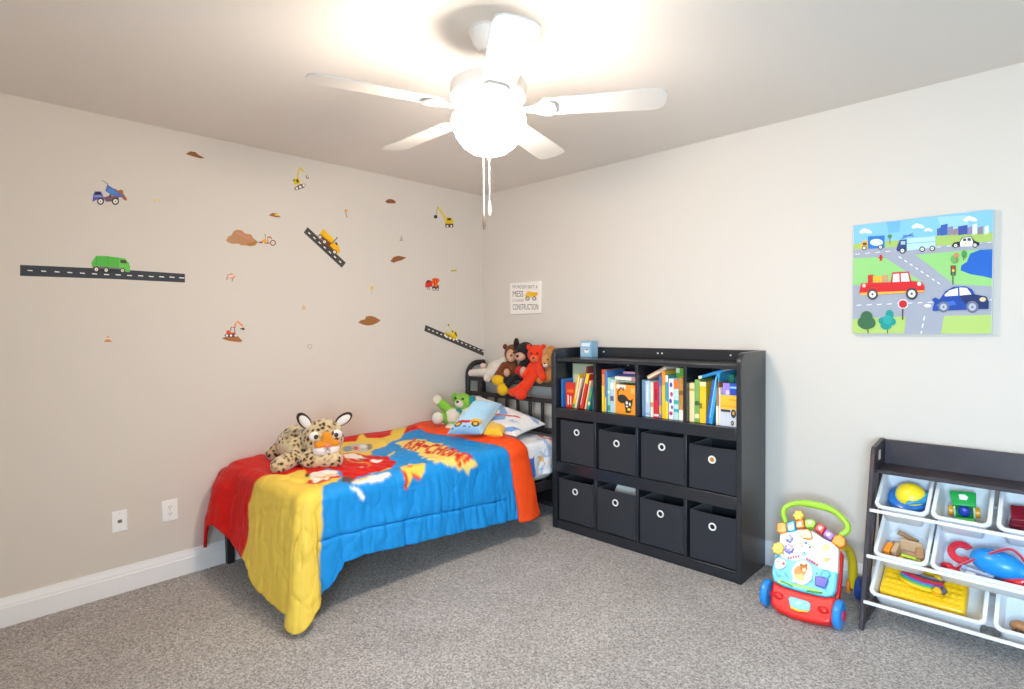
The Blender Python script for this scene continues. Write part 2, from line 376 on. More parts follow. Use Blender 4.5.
art('excavator_sticker', 'orange excavator sticker standing on a brown dirt patch', 'wall sticker', [
    ('#a6683a', [(115,490),(180,460),(390,450),(475,530),(440,555),(330,545),(210,525)]), ('#57464a', [(160,440),(190,408),(360,405),(385,440),(360,470),(190,465)]),
    ('#d8542c', [(190,385),(210,345),(260,355),(270,385),(350,385),(350,412),(200,412)]), ('#e9843a', stroke([(335,310),(350,250),(385,195),(480,280)],26)), ('#4a4646', stroke([(265,360),(280,295),(330,300),(345,385)],14)),
    ('#4d3d3a', [(420,325),(490,300),(515,330),(495,350)])]+[('#f5efe8', circ(x,440,20)) for x in (205,275,355)], z6, 'x', group=G1)
z7 = Zm(415, 270, 22.76)
art('mixer_truck_sticker', 'small red cement mixer truck sticker', 'wall sticker', [('#6a4e4a', [(230,400),(540,340),(545,440),(400,430),(380,380)]), ('#d43326', [(228,400),(235,290),(270,240),(350,230),(390,260),(400,360),(330,385)]), ('#66302e', [(255,285),(285,225),(330,240),(330,290)]),
    ('#ee6a1e', [(385,200),(450,180),(540,195),(565,240),(520,290),(500,390),(420,360),(395,300)]), ('#c63a1c', [(420,190),(440,185),(460,340),(440,360)]), ('#c63a1c', [(475,185),(495,188),(510,280),(490,330)])]+wheel(300,420,34)+wheel(432,435,36)+wheel(508,440,34), z7, 'x', group=G1)
z8 = Zm(420, 315, 14.63)
art('crane_truck_sticker', 'yellow crane truck sticker on the sloping road strip', 'wall sticker', [('#f0ca1c', [(355,290),(370,245),(460,275),(480,235),(530,240),(550,320),(535,370),(480,345)]), ('#6b5a18', [(500,255),(525,245),(545,310),(525,310)]), ('#e9d24a', stroke([(480,250),(418,145)],14)), ('#5b5334', circ(415,147,12)), ('#5b5334', circ(475,240,12))]+[('#f7f3e4', circ(x,y,15)) for x, y in ((365,295),(390,320),(445,342),(493,360),(537,355))], z8, 'x', group=G1)
z9 = Zm(285, 160, 19.69)
art('excavator_sticker', 'yellow tracked excavator sticker near the ceiling', 'wall sticker', [('#e0c41c', [(155,400),(165,370),(270,360),(300,430),(290,475),(190,490)]), ('#4c3312', [(158,395),(178,375),(190,410),(170,430)]), ('#4c2a10', [(215,385),(255,380),(275,430),(240,450)]), ('#d9c02e', stroke([(245,370),(250,300),(275,180)],26)), ('#dcc32c', [(270,160),(300,140),(375,215),(350,240)]), ('#d8cf8a', stroke([(365,215),(430,260)],14)), ('#585552', stroke([(420,305),(425,350),(445,365),(465,340)],18)), ('#5b4538', [(185,545),(290,480),(390,465),(405,500),(380,540),(230,600),(195,590)])]+[('#efe6dc', circ(x,y,26)) for x, y in ((232,560),(298,530),(366,500))], z9, 'x', group=G1)
z10 = Zm(200, 130, 2.997)
def D(name, label, polys): art(name, label, 'wall sticker', polys, z10, 'x', group=G1)
D('crane_sticker', 'yellow wrecking crane sticker with a dark hanging ball', [('#dcc01f', [(733,283),(738,262),(752,262),(760,270),(758,282)]), ('#e3c93a', stroke([(738,270),(712,230)],6)), ('#8b8577', stroke([(712,230),(707,258)],1.6)), ('#3c3a38', circ(706,260,5.5)), ('#4a3c1c', rect(741,264,752,271)), ('#5d453a', rect(735,281,759,292)), ('#e8ded4', circ(741,288,3)), ('#e8ded4', circ(753,288,3))])
D('dirt_sticker', 'small brown dirt sticker with a patch of yellow', [('#9c6233', [(206,256),(216,249),(228,249),(243,262),(225,261)]), ('#e0bd2c', [(222,250),(234,253),(238,258),(226,257)])])
D('dirt_sticker', 'small brown dirt heap sticker below the long fan blade', [('#8a5333', [(555,214),(562,208),(572,207),(580,209),(587,215),(584,220),(570,220),(560,219)])])
D('dirt_sticker', 'wedge shaped brown dirt sticker above the red mixer truck', [('#955b33', [(570,393),(580,381),(592,377),(600,378),(619,382),(605,390),(590,394),(580,398)])])
D('dirt_sticker', 'wide brown dirt heap sticker above the leopard plush', [('#9f6a3a', [(474,577),(482,570),(495,567),(497,559),(512,557),(525,561),(541,570),(532,578),(515,585),(500,586),(488,583)])])
D('road_sign_sticker', 'tiny orange road sign sticker on a grey post', [('#8b7d70', stroke([(437,248),(440,262)],2.4)), ('#e39a45', [(437,236),(443,242),(438,249),(432,243)])])
D('road_sign_sticker', 'tiny yellow road sign sticker on a pale post', [('#c2b6aa', stroke([(515,478),(515,493)],2.4)), ('#e5bb2a', [(515,467),(521,473),(516,480),(510,475)])])
D('cone_sticker', 'pale grey cone sticker high on the wall', [('#b9aea3', [(602,317),(605,317),(608,331),(599,331)]), ('#a99d92', rect(598,329,609,332))])
D('cone_sticker', 'faint orange cone sticker low in the middle of the wall', [('#dcae88', [(310,523),(312,523),(317,536),(305,536)]), ('#cfb7a4', rect(304,535,318,538))])
D('barrier_sticker', 'small dull yellow plank sticker near the room corner', [('#c3ac45', [(752,420),(769,418),(769,423),(753,425)])])
D('barrier_sticker', 'small pink striped barrier sticker under the tan hill', [('#d8a58c', [(80,434),(96,428),(107,440),(100,447),(86,444)]), ('#f0ddd0', stroke([(86,440),(100,436)],4)), ('#9c7767', stroke([(82,440),(80,449)],3)), ('#9c7767', stroke([(97,445),(96,454)],3))])
D('gear_sticker', 'pale grey round sticker low on the wall', [('#c5bdb5', circ(329,649,8)), ('#e2dad2', circ(329,649,3))])
art('cone_sticker', 'small orange cone sticker below the long road strip', 'wall sticker', [('#dd9a5e', [(321,617),(325,617),(331,632),(315,632)]), ('#f3e6da', [(319,623),(327,623),(328,626),(318,626)]), ('#c77d4a', rect(313,631,334,635))], z1, 'x', group=G1)
art('hook_sticker', 'faint yellow hook sticker between blue truck and fan', 'wall sticker', [('#e0c98e', stroke([(462,215),(466,208),(474,208),(480,218)],5))], z1, 'x', group=G1)

# ================================================================== SMALL SIGN
sg = thing('wall_sign', (.49, 0, 1.448), 'small white construction saying sign above the headboard', 'sign')
MB().box((.331, -.016, 1.448), (.65, 0, 1.693), mat('#f4ece3', .6)).build('panel', sg, bevel=.001)
zs = Zm(500, 270, 12.533)
m = MB()
def put_text(body, X0, Y0, X1, Y1, c):
    vs, fs = text_polys(body)
    pts = []
    a, b_, c_ = on(*zs(X0, Y1), 'y', -.0165), on(*zs(X1, Y1), 'y', -.0165), on(*zs(X0, Y0), 'y', -.0165)
    m.add([a+(b_-a)*x+(c_-a)*y for x, y in vs], fs, ink(c))
put_text("MY ROOM ISN'T A", 158, 190, 472, 232, '#6b6560')
put_text("MESS", 160, 262, 292, 335, '#55504c')
put_text("IT'S UNDER", 160, 365, 300, 398, '#8a837c')
put_text("CONSTRUCTION", 160, 428, 478, 498, '#5f5954')
m.build('lettering', sg, smooth=False)
art('truck_print', '', '', [('#f2c03a', [(312,330),(330,290),(345,268),(380,265),(380,320),(400,330),(400,345)]), ('#f0b429', [(378,275),(475,280),(470,315),(440,335),(385,330)]), ('#e9a82a', [(440,280),(475,282),(468,310),(440,325)])]+wheel(345,358,27,'#3d3229')+wheel(430,357,26,'#3d3229'), zs, 'y', -.0165, parent=sg)

# ================================================================== WALL PICTURE
pc = thing('wall_picture', (2.996, 0, 1.296), 'large canvas print of a street with cars, trucks and a pond', 'picture')
CL = (2.732, 3.2605, 1.2975, 1.8325)
MB().box((2.7295, -.036, 1.296), (3.263, 0, 1.834), mat('#cfd6dc', .8)).build('canvas', pc, bevel=.003)
zp = Zm(840, 205, 4.923)
A = [('#86c3ee', [(60,90),(760,20),(770,640),(60,640)]), ('#6fb2e6', [(230,85),(300,78),(290,130),(240,140)]), ('#9fd0f3', [(480,60),(620,50),(640,110),(500,130)]),
     ('#a8c566', [(60,192),(170,182),(300,172),(480,152),(770,132),(770,215),(60,240)]), ('#a2a6b2', [(60,220),(290,205),(560,198),(770,176),(770,640),(60,640)]),
     ('#96cf7d', [(60,262),(215,256),(345,340),(440,400),(60,400)]), ('#96cf7d', [(372,246),(600,225),(770,214),(770,398),(560,390),(470,320)]), ('#a2a6b2', [(60,395),(430,385),(460,410),(440,470),(60,470)]),
     ('#b1cc70', [(60,562),(150,556),(325,548),(315,645),(60,645)]), ('#b1cc70', [(512,546),(770,540),(770,645),(497,645)]),
     ('#2464c2', [(770,216),(690,220),(640,240),(625,280),(597,298),(594,322),(640,340),(700,350),(770,360)])]
for i in range(14): A.append(('#eef0f2', [(75+50*i, 241-4.4*i), (97+50*i, 239-4.4*i), (97+50*i, 242-4.4*i), (75+50*i, 244-4.4*i)]))
for i in range(8): A.append(('#eef0f2', stroke([(290+27*i, 254+18*i), (303+27*i, 263+18*i)], 5)))
for i in range(14): A.append(('#eef0f2', [(82+50*i, 492-2*i), (106+50*i, 490-2*i), (106+50*i, 494-2*i), (82+50*i, 496-2*i)]))
for i in range(3): A.append(('#eef0f2', stroke([(417-7*i, 548+36*i), (412-7*i, 568+36*i)], 6)))
for x, y, s in ((127,130,1.0),(385,105,1.0),(436,123,.7),(643,70,1.1)):
    for dx, dy, r in ((-20,3,10),(-6,-4,13),(10,0,12),(22,4,8)): A.append(('#fbfdff', circ(x+dx*s, y+dy*s, r*s*1.1, 12, r*s*.8)))
for x0, x1, y0, c in ((478,500,118,'#4a67a8'),(496,530,100,'#3b60b0'),(528,556,112,'#8d86a2'),(556,580,122,'#a07f86'),(582,628,106,'#40539c'),(628,652,112,'#8f86ac'),(652,676,98,'#dfe6ee'),(678,704,112,'#8d7f88'),(712,732,108,'#dff0e0')):
    A.append((c, [(x0,y0),(x1,y0-8),(x1,148-(x1-478)*.03),(x0,152-(x0-478)*.03)]))
A += [('#2f78c4', [(138,155),(220,150),(220,212),(138,215)]), ('#d8ebf7', circ(180,184,32,20,17)), ('#f0b93e', [(100,215),(105,190),(115,175),(136,175),(136,215)]), ('#5e4a3c', rect(112,185,132,198))]+wheel(120,212,12)+wheel(200,208,12)
A += [('#5b8f50', circ(246,155,11)), ('#7a6a50', stroke([(246,165),(246,192)],4))]
A += [('#b9dff2', [(330,165),(470,155),(470,208),(330,225)]), ('#6fa0c8', stroke([(330,190),(470,180)],3)), ('#34457f', [(278,220),(285,195),(295,172),(328,170),(328,228),(280,228)]), ('#a9c6e0', rect(300,178,322,195)), ('#4a6fb4', stroke([(305,165),(360,140)],5)), ('#4a6fb4', stroke([(310,152),(365,152)],5))]+wheel(308,225,15)+wheel(405,218,14)+wheel(455,214,14)
A += [('#2c2b30', [(550,200),(560,185),(590,180),(600,160),(645,155),(665,178),(688,185),(686,200),(555,208)]), ('#f1f1ee', [(592,182),(605,162),(645,158),(655,180),(655,203),(592,205)]), ('#45505e', rect(606,165,622,178)), ('#45505e', rect(628,163,645,177)), ('#e6c84a', circ(620,190,6))]+wheel(570,200,13)+wheel(665,198,13)
A += [('#d2232b', rect(196,245,207,275)), ('#d2232b', rect(191,255,212,262))]
A += [('#6fa85c', circ(565,268,20,14,22)), ('#c98a5a', circ(574,248,13)), ('#8a6a4a', stroke([(574,255),(574,282)],4)), ('#4f9a50', circ(612,243,14,14,20)), ('#6a5a3a', stroke([(612,250),(608,272)],4)),
      ('#54483e', rect(545,298,570,347)), ('#d43a35', circ(558,308,7)), ('#e8c84a', circ(558,323,7)), ('#3f9a55', circ(558,338,6)), ('#5a4f48', stroke([(556,347),(556,392)],5))]
A += [('#c93530', [(138,346),(165,342),(165,382),(138,384)]), ('#eab434', rect(163,350,207,380)), ('#c79a72', rect(207,346,238,378)),
      ('#d3262b', [(95,432),(105,385),(250,380),(258,332),(340,328),(352,375),(405,378),(418,405),(415,430),(110,445)]), ('#f0ecea', [(262,340),(292,338),(294,378),(260,380)]), ('#f0ecea', [(300,337),(335,335),(344,376),(302,378)]), ('#efb34a', [(100,432),(415,420),(416,428),(105,445)]), ('#f4efe6', circ(391,388,10)), ('#f4c8c0', circ(119,397,9))]+wheel(161,440,27,'#4a464a')+wheel(354,437,30,'#4a464a')
A += [('#20489e', [(455,515),(465,480),(452,465),(470,455),(490,465),(520,425),(560,402),(620,400),(650,415),(665,440),(720,450),(733,475),(732,512),(460,522)]), ('#243266', [(590,445),(660,440),(720,450),(733,475),(732,512),(640,505),(600,470)]), ('#eef2f6', [(515,442),(540,420),(580,408),(582,446),(518,450)]), ('#eef2f6', [(588,406),(625,408),(648,440),(590,446)]), ('#efcf9a', circ(703,465,16,16,11)), ('#3c6cc4', [(470,490),(560,470),(575,490),(490,505)])]+wheel(510,502,27,'#6d7488','#b8bccb')+wheel(652,502,30,'#6d7488','#b8bccb')+[('#eef0f2', circ(432,496,18,14,8))]
A += [('#574b47', stroke([(310,500),(309,565)],7)), ('#f0e6e2', [(300,465),(322,465),(336,478),(336,497),(322,510),(300,510),(286,497),(286,478)]), ('#c7272f', [(302,469),(320,469),(331,480),(331,495),(320,506),(302,506),(291,495),(291,480)])]
A += [('#8a6a4a', stroke([(136,600),(140,630)],7)), ('#3c6b46', circ(132,552,30)), ('#3c6b46', circ(115,578,28)), ('#3c6b46', circ(148,580,28)), ('#3c6b46', circ(130,595,30,16,18)), ('#5a4a3a', stroke([(235,600),(235,632)],5)), ('#22968f', circ(245,540,20,14,24)), ('#22968f', circ(212,570,22,14,18)), ('#22968f', circ(258,575,18)), ('#22968f', circ(228,592,28,14,22)), ('#2fa7a0', circ(235,565,22))]
art('street_print', '', '', A, zp, 'y', -.036, parent=pc, base=.00003, clamp=CL)

# ================================================================== BED
BM = mat('#2b2728', .42, spec=.4)
bed = thing('bed_frame', (.5, -1.1, 0), 'black metal single bed frame with shelf headboard in the corner', 'bed')
def sq(a, b_, w, h, m=BM):
    return MB().box((min(a[0],b_[0])-w/2*(a[0]==b_[0]), min(a[1],b_[1])-w/2*(a[1]==b_[1]), a[2]-h/2), (max(a[0],b_[0])+w/2*(a[0]==b_[0]), max(a[1],b_[1])+w/2*(a[1]==b_[1]), a[2]+h/2), m)
HX0, HX1, HY = .03, .95, -.21
for x in (HX0, HX1):
    pts = [(x, HY, 0), (x, HY, .95)]+[(x, HY+.11*(1-math.cos(a)), .95+.11*math.sin(a)) for a in [PI/2*i/8 for i in range(1, 9)]]+[(x, -.03, 1.06)]
    MB().tube(pts, .02, BM, 12).build('headboard_arm', bed)
    MB().tube([(x, -.035, 0), (x, -.035, 1.06)], .016, BM, 10).build('rear_post', bed)
sq((HX0, HY, .937), (HX1, HY, .937), .03, .032).build('shelf_rail', bed, bevel=.004)
MB().box((HX0, HY, .925), (HX1, -.03, .94), BM).build('headboard_shelf', bed, bevel=.003)
sq((HX0, HY, .82), (HX1, HY, .82), .026, .03).build('headboard_rail', bed, bevel=.004)
sq((HX0, HY, .615), (HX1, HY, .615), .026, .03).build('headboard_rail', bed, bevel=.004)
sq((HX0, -.035, .56), (HX1, -.035, .56), .02, .03).build('headboard_rail', bed, bevel=.004)
for x in (.473, .588, .71, .355, .24, .83): MB().box((x-.012, HY-.008, .615), (x+.012, HY+.008, .82), BM).build('slat', bed, bevel=.003)
MB().box((.15, HY-.006, .82), (.195, HY+.006, .93), BM).build('slat', bed, bevel=.003)
MB().box((HX0, -.245, .11), (HX1, -.225, .41), mat('#0f1013', .35)).build('lower_panel', bed, bevel=.003)
sq((HX0, -.235, .1), (HX1, -.235, .1), .03, .03).build('headboard_rail', bed, bevel=.004)
for x in (HX0, .975): sq((x, -2.055, .27), (x, -.21, .27), .03, .06).build('side_rail', bed, bevel=.004)
sq((HX0, -2.055, .27), (.975, -2.055, .27), .03, .06).build('foot_rail', bed, bevel=.004)
for x in (HX0, .945): MB().box((x-.02, -2.085, 0), (x+.02, -2.045, .3), BM).build('leg', bed, bevel=.003)
for i in range(9): MB().box((HX0, -1.95+i*.2, .29), (.975, -1.9+i*.2, .3), BM).build('mattress_slat', bed, smooth=False)

# printed cloth helper: grid mesh with painted pattern
def grid_obj(name, Pg, cols, parent=None, solid=0, rough=.8, m=None, wrapv=False):
    nu, nv = Pg.shape[:2]; off = np.array(LOC.get(parent.name, (0,0,0))) if parent else np.array([Pg[...,0].mean(), Pg[...,1].mean(), Pg[...,2].min()])
    idx = np.arange(nu*nv).reshape(nu, nv)
    f = np.stack([idx[:-1,:-1], idx[1:,:-1], idx[1:,1:], idx[:-1,1:]], -1).reshape(-1, 4)
    me = bpy.data.meshes.new(name); me.from_pydata((Pg.reshape(-1, 3)-off).tolist(), [], f.tolist())
    me.polygons.foreach_set('use_smooth', [True]*len(me.polygons)); me.update()
    me.materials.append(m or mat('#ffffff', rough, sheen=.2, spec=.3, attr='print', bump=(300, .1)))
    o = bpy.data.objects.new(name, me); COL.objects.link(o)
    if parent: o.parent = parent
    else: o.location = off
    LOC[o.name] = Vector(off)
    set_colors(o, cols.reshape(-1, 4))
    if solid:
        md = o.modifiers.new('t', 'SOLIDIFY'); md.thickness = solid; md.offset = -1
    return o
def fillc(shape, c): return np.tile(np.array(lin(c)), (*shape, 1))
def paint(C, U, V, polys):
    for c, poly in polys: C[inpoly(U, V, poly)] = lin(c)
def nz(P, s, seed=0):
    fl = P.reshape(-1, 3)
    return np.array([noise.noise(Vector((p[0]*s+seed, p[1]*s, p[2]*s))) for p in fl]).reshape(P.shape[:-1])

# mattress with printed sheet
mt = thing('mattress', (.5, -1.1, .3), 'single mattress in a white sheet printed with planes', 'mattress')
MB().box((.045, -2.02, .3), (.965, -.252, .555), mat('#efece8', .8)).build('mattress_core', mt, bevel=.05, seg=4)
nu, nv = 120, 70
b_ = np.linspace(.25, .95, nv)[None, :].repeat(nu, 0); L = np.linspace(0, 1.17, nu)[:, None].repeat(nv, 1)
x = np.where(L < .92, .045+L, .965+.03*np.sin(np.clip((L-.92)/.05, 0, PI/2))); z = np.where(L < .92, 0.575, 0.575-np.where(L < .97, .03*(1-np.cos(np.clip((L-.92)/.05, 0, PI/2))), .0)-np.clip(L-.95, 0, 1))
Pg = np.stack([x, -b_, z], -1)
wv = nz(np.stack([L, b_, b_*0], -1), 9)*.008
Pg[..., 2] += np.where(L < .93, wv, 0); Pg[..., 0] += np.where(L > .93, np.abs(wv)*1.6+.012*np.sin(b_*40)*(L-.93)*4, 0)
C = fillc((nu, nv), '#eef0f4')
rnd = random.Random(3)
def plane_poly(cx, cy, s, a):
    pts = [(0,.5),(.08,.2),(.5,0),(.5,-.1),(.08,-.05),(.06,-.35),(.2,-.45),(-.2,-.45),(-.06,-.35),(-.08,-.05),(-.5,-.1),(-.5,0),(-.08,.2)]
    return [(cx+s*(px*math.cos(a)-py*math.sin(a)), cy+s*(px*math.sin(a)+py*math.cos(a))) for px, py in pts]
for i in range(26):
    u, v = rnd.uniform(.5, 1.15), rnd.uniform(.25, .8)
    paint(C, L, b_, [(rnd.choice(['#7fa8d8', '#e9b45a', '#8fb6e0', '#d9604f', '#a9c4e6', '#5f8fcc']), plane_poly(u, v, rnd.uniform(.05, .1), rnd.uniform(0, 6)))])
paint(C, L, b_, [('#c8474a', [(.78,.235),(.99,.24),(1.0,.30),(.9,.32),(.8,.29)]), ('#e5d6d2', [(.84,.25),(.9,.25),(.9,.3),(.85,.3)]), ('#2f6fc6', [(1.03,.5),(1.17,.5),(1.17,.62),(1.05,.6)]), ('#a5bfe6', [(.86,.36),(1.05,.33),(1.06,.35),(.88,.39)])])
grid_obj('bed_sheet', Pg, C, mt, solid=.004)

# comforter ---------------------------------------------------------
ZT, XE, YE, RR = .598, .985, -2.05, .05
NA, NB, NP, NQ = 165, 225, 54, 54
aT = np.linspace(.012, XE, NA); bT = np.linspace(.66, -YE, NB)
av = np.concatenate([aT, np.full(NP, XE)]); pv = np.concatenate([np.zeros(NA), np.linspace(0, 1, NP+1)[1:]])
bv = np.concatenate([bT, np.full(NQ, -YE)]); qv = np.concatenate([np.zeros(NB), np.linspace(0, 1, NQ+1)[1:]])
AA, BB = np.meshgrid(av, bv, indexing='ij'); PP, QQ = np.meshgrid(pv, qv, indexing='ij')
V = np.maximum(PP, QQ)
near = (PP > 0) & (QQ == 0); foot = (QQ > 0) & (PP == 0); corner = (PP > 0) & (QQ > 0)
t = np.where(PP >= QQ, .5*QQ/np.maximum(PP, 1e-9), 1-.5*PP/np.maximum(QQ, 1e-9))
hn = np.interp(BB, [.66, .78, 1.58, 1.8, 1.9, 1.96, 2.05], [.14, .155, .225, .25, .245, .17, .12])
hf = np.interp(AA, [.01, .05, .09, .115, .15, .2, .27, .42, .52, .66, .985], [.15, .125, .16, .24, .28, .28, .25, .2, .17, .075, .05])
hc = np.interp(t, [0, .15, .33, .5, .7, 1], [.12, .09, .045, .012, .03, .05])
hem = np.where(near, hn, np.where(foot, hf, hc))
Ltot = (ZT-hem)-RR+RR*PI/2
d = V*Ltot
out = np.where(d < RR*PI/2, RR*np.sin(np.minimum(d/RR, PI/2)), RR); drop = np.where(d < RR*PI/2, RR*(1-np.cos(np.minimum(d/RR, PI/2))), RR+d-RR*PI/2)
fl = np.clip(drop-RR, 0, 1)
flare = np.where(near, .03, np.where(foot, .15-.05*np.clip((AA-.3)/.6, 0, 1), .10+.11*np.sin(t*PI)))
out = out+flare*fl
phi = t*PI/2
X = AA+np.where(near, out, np.where(corner, out*np.cos(phi), 0)); Y = -BB-np.where(foot, out, np.where(corner, out*np.sin(phi), 0)); Zc = ZT-np.where(V > 0, drop, 0)
Pg = np.stack([X, Y, Zc], -1)
# perimeter coordinate for folds
s_ = np.where(near, -BB, np.where(foot, 2.35+(XE-AA), 0)); s_ = np.where(corner, -2.05-t*.3, s_); s_ = np.where(foot, -2.35-(XE-AA), s_)
gu = np.gradient(Pg, axis=0); gv = np.gradient(Pg, axis=1); N = np.cross(gv, gu); N /= np.maximum(np.linalg.norm(N, axis=-1, keepdims=True), 1e-9)
N = np.where(N[..., 2:3] < -.2, -N, N)
lo = nz(Pg, 5.5, 3); mi = nz(Pg, 14, 9); hi = nz(Pg, 34, 5)
S3 = np.stack([s_*1.0, drop*.25, Zc*0], -1)
fold = nz(S3, 16, 2)*.6+nz(S3, 34, 7)*.4
disp = .010*lo+.0035*mi+.0016*hi
creas = np.abs(nz(np.stack([X*7+Y*2, Y*5, Zc*4], -1), 1.6, 11))
disp -= .003*np.exp(-(creas/.06)**2)
sk = np.clip(drop/.12, 0, 1)*(V > 0)
side = np.where(near, 1.0, np.where(corner, .45, .5))
disp += sk*side*(.014*fold)+.006*sk*nz(np.stack([s_, drop, drop*0], -1), 9, 21)
pull = nz(np.stack([BB*9+AA*2, AA*2.2, AA*0], -1), 3.0, 31)
disp += np.where(V == 0, .009*pull*np.clip((AA-.4)/.4, 0, 1), .004*nz(np.stack([s_*30, drop*4, drop*0], -1), 1.0, 41)*sk)
# quilting stitches
st = np.interp(BB, [.76, 1.58, 1.97], [.285, .357, .377])-Zc
disp += np.where(near & (st > .01), .007*fold, 0)
disp -= np.where(near & (BB > .8), .011*np.exp(-(st/.009)**2), 0)
disp -= np.where((V == 0), .006*np.exp(-(((AA-.5)/.008)**2))*0, 0)
U2 = np.where(V > 0, s_, 0)
for (cs, cz, rs, rz) in ((-2.18, .3, .09, .15), (-2.42, .42, .08, .1)):
    e = np.sqrt(((s_-cs)/rs)**2+((Zc-cz)/rz)**2)
    disp -= np.where((V > 0), .0035*np.exp(-((e-1)/.06)**2), 0)
# puffy red wall end of the foot
red_p = np.where(foot | ((V == 0) & (BB > 1.9)), np.exp(-((AA-.14)/.13)**2)*.055, 0)
disp += red_p*np.where(foot, np.clip(drop/.1, .4, 1), .5)
Pg = Pg+N*disp[..., None]
Pg[..., 0] = np.maximum(Pg[..., 0], .018); Pg[..., 2] = np.maximum(Pg[..., 2], .018)
# wall edge rises and puffs up against the wall, rounds over at the very edge
Pg[..., 2] += np.where(V == 0, .018*np.exp(-((AA-.12)/.1)**2)-.03*np.exp(-(AA/.02)**2), 0)
sm01 = np.clip((BB-1.62)/.43, 0, 1); sm01 = sm01*sm01*(3-2*sm01)
Pg[..., 2] -= np.where(V < .6, .055*sm01*np.exp(-(np.clip(AA-.05, 0, 1)/.22)**2)*(1-V/.6), 0)
# print, in flat cloth coordinates
U = AA+np.where(PP > 0, d, 0); W = BB+np.where(QQ > 0, drop, 0)
C = fillc(U.shape, '#1c8fd8')
def top(zoom, pts, z=.602):
    # follow the cloth profile: flat top, rounded edge, hanging side
    o = []
    for x, y in pts:
        px, py = zoom(x, y); p = on(px, py, 'z', z); u = p.x
        if u > XE:
            r_ = ray(px, py); prev = None
            for i in range(241):
                dd = i*.0025
                if dd < RR*PI/2: xx, zz = XE+RR*math.sin(dd/RR), z-RR*(1-math.cos(dd/RR))
                else: xx, zz = XE+RR, z-RR-(dd-RR*PI/2)
                q = CAM+r_*((xx-CAM.x)/r_.x)
                if q.z >= zz: break
            u = XE+dd; p = q
        o.append((u, -p.y))
    return o
zA = Zm(260, 400, 5.69); zB = Zm(300, 440, 7.877); zC = Zm(395, 430, 11.378); zF = Zm(340, 410, 5.12)
RED, YEL, BLU = '#d20d08', '#efcb52', '#1c8fd8'
paint(C, U, W, [(RED, [(-.1, 3), (-.1, .4), (.12, .4), (.2, .9), (.3, 1.2), (.42, 1.45), (.5, 1.6), (.7, 1.76), (.76, 1.95), (.66, 2.15), (.58, 2.3), (.6, 3)])])
p_blue = [(850,125),(820,195),(800,225),(740,250),(700,275),(650,285),(630,300),(640,330)]
yb = top(zA, [(840,135),(790,140),(740,215),(700,225),(605,232),(580,208),(545,250),(470,258),(455,280),(440,330),(560,330),(640,330),(630,300),(650,285),(700,275),(740,250),(800,225),(860,150)])
paint(C, U, W, [(YEL, yb)])
rb = top(zA, [(440,240),(560,235),(545,252),(470,258),(455,290),(440,330),(380,330)])
# lower yellow
yl = top(zA, [(40,430),(80,440),(130,440),(200,420),(250,403),(262,425),(290,470),(330,490),(352,485),(335,560)])
paint(C, U, W, [(YEL, [(.52, 3.2), (.47, 2.5), (.52, 2.35), (.49, 2.2), (.53, 2.1)]+yl[0:7]+[(.9, 1.945), (.97, 1.985), (1.06, 2.01), (1.2, 2.02), (1.35, 2.03), (1.7, 2.04), (1.7, 3.2)])])
C[corner] = lin(YEL)
paint(C, U, W, [(YEL, top(zB, [(40,290),(200,285),(330,300),(290,335),(180,372),(150,470),(0,470)]))])
# red racing car print, generic
car = [('#d20d08', [(330,120),(430,115),(520,135),(570,130),(640,145),(700,150),(720,175),(770,185),(740,220),(640,255),(560,270),(500,295),(430,320),(340,300),(320,250),(210,245),(260,225),(320,190)]),
       ('#f3e9dc', [(335,130),(420,120),(530,160),(490,178),(430,165),(360,160)]), ('#8a7a6a', [(440,165),(520,162),(490,178)]), ('#f3e9dc', [(555,175),(590,165),(600,180),(650,172),(640,185),(590,195)]), ('#f3e9dc', circ(487,228,14,12,10)),
       ('#f0a03c', stroke([(370,165),(430,190),(520,190),(570,215),(540,222)], 9)), ('#f3e9dc', [(400,345),(440,322),(540,300),(690,262),(705,285),(640,315),(540,335),(420,352)]), ('#f0b050', stroke([(420,335),(520,310),(600,265),(720,235)], 9)),
       ('#5b4a44', [(320,310),(360,300),(440,320),(380,352),(330,335)]), ('#f3e9dc', [(80,280),(150,258),(290,258),(312,290),(240,312),(140,342),(90,345)]), ('#d23a1c', stroke([(55,345),(120,355),(230,325),(240,310),(320,300)], 14)), ('#4b3a34', circ(55,292,20,12,16)), ('#d23a1c', circ(85,340,26,12,14)), ('#e9b060', stroke([(110,310),(190,310),(300,275)], 10)),
       ('#ffffff', [(380,372),(430,372),(470,400),(500,440),(490,465),(465,440),(440,400)]),
       ('#c9c2bd', [(330,80),(400,50),(480,40),(550,42),(570,70),(520,100),(430,95),(350,105)]), ('#8fa0a8', circ(375,82,40,14,18)), ('#d8423a', circ(440,75,22,12,14)), ('#8d8078', circ(545,62,26,14,20)), ('#e9e2da', circ(500,60,30,14,14)),
       (YEL, stroke([(700,140),(750,105)], 14))]
paint(C, U, W, [(c, top(zB, p)) for c, p in car])
em = [(YEL, [(790,235),(860,195),(985,198),(940,300),(880,262),(835,370),(805,300)]), ('#dd3a1e', [(790,250),(825,260),(830,380),(808,380)]), ('#dd3a1e', [(870,262),(945,295),(925,308),(866,280)]), ('#dd3a1e', [(835,215),(880,198),(880,225),(840,228)]), ('#f5ede0', stroke([(840,222),(872,200)], 8))]
paint(C, U, W, [(c, top(zB, p)) for c, p in em])
bu = [(0,165),(60,140),(140,120),(270,105),(360,118),(350,140),(420,150),(415,165),(550,170),(530,190),(620,205),(600,230),(735,262),(700,285),(820,320),(810,335),(880,345),(925,395),(835,410),(810,500),(755,420),(700,460),(665,410),(570,415),(530,385),(430,395),(440,370),(370,355),(385,335),(310,340),(330,310),(265,300),(280,275),(200,270),(215,240),(140,250),(150,225),(70,215),(90,195)]
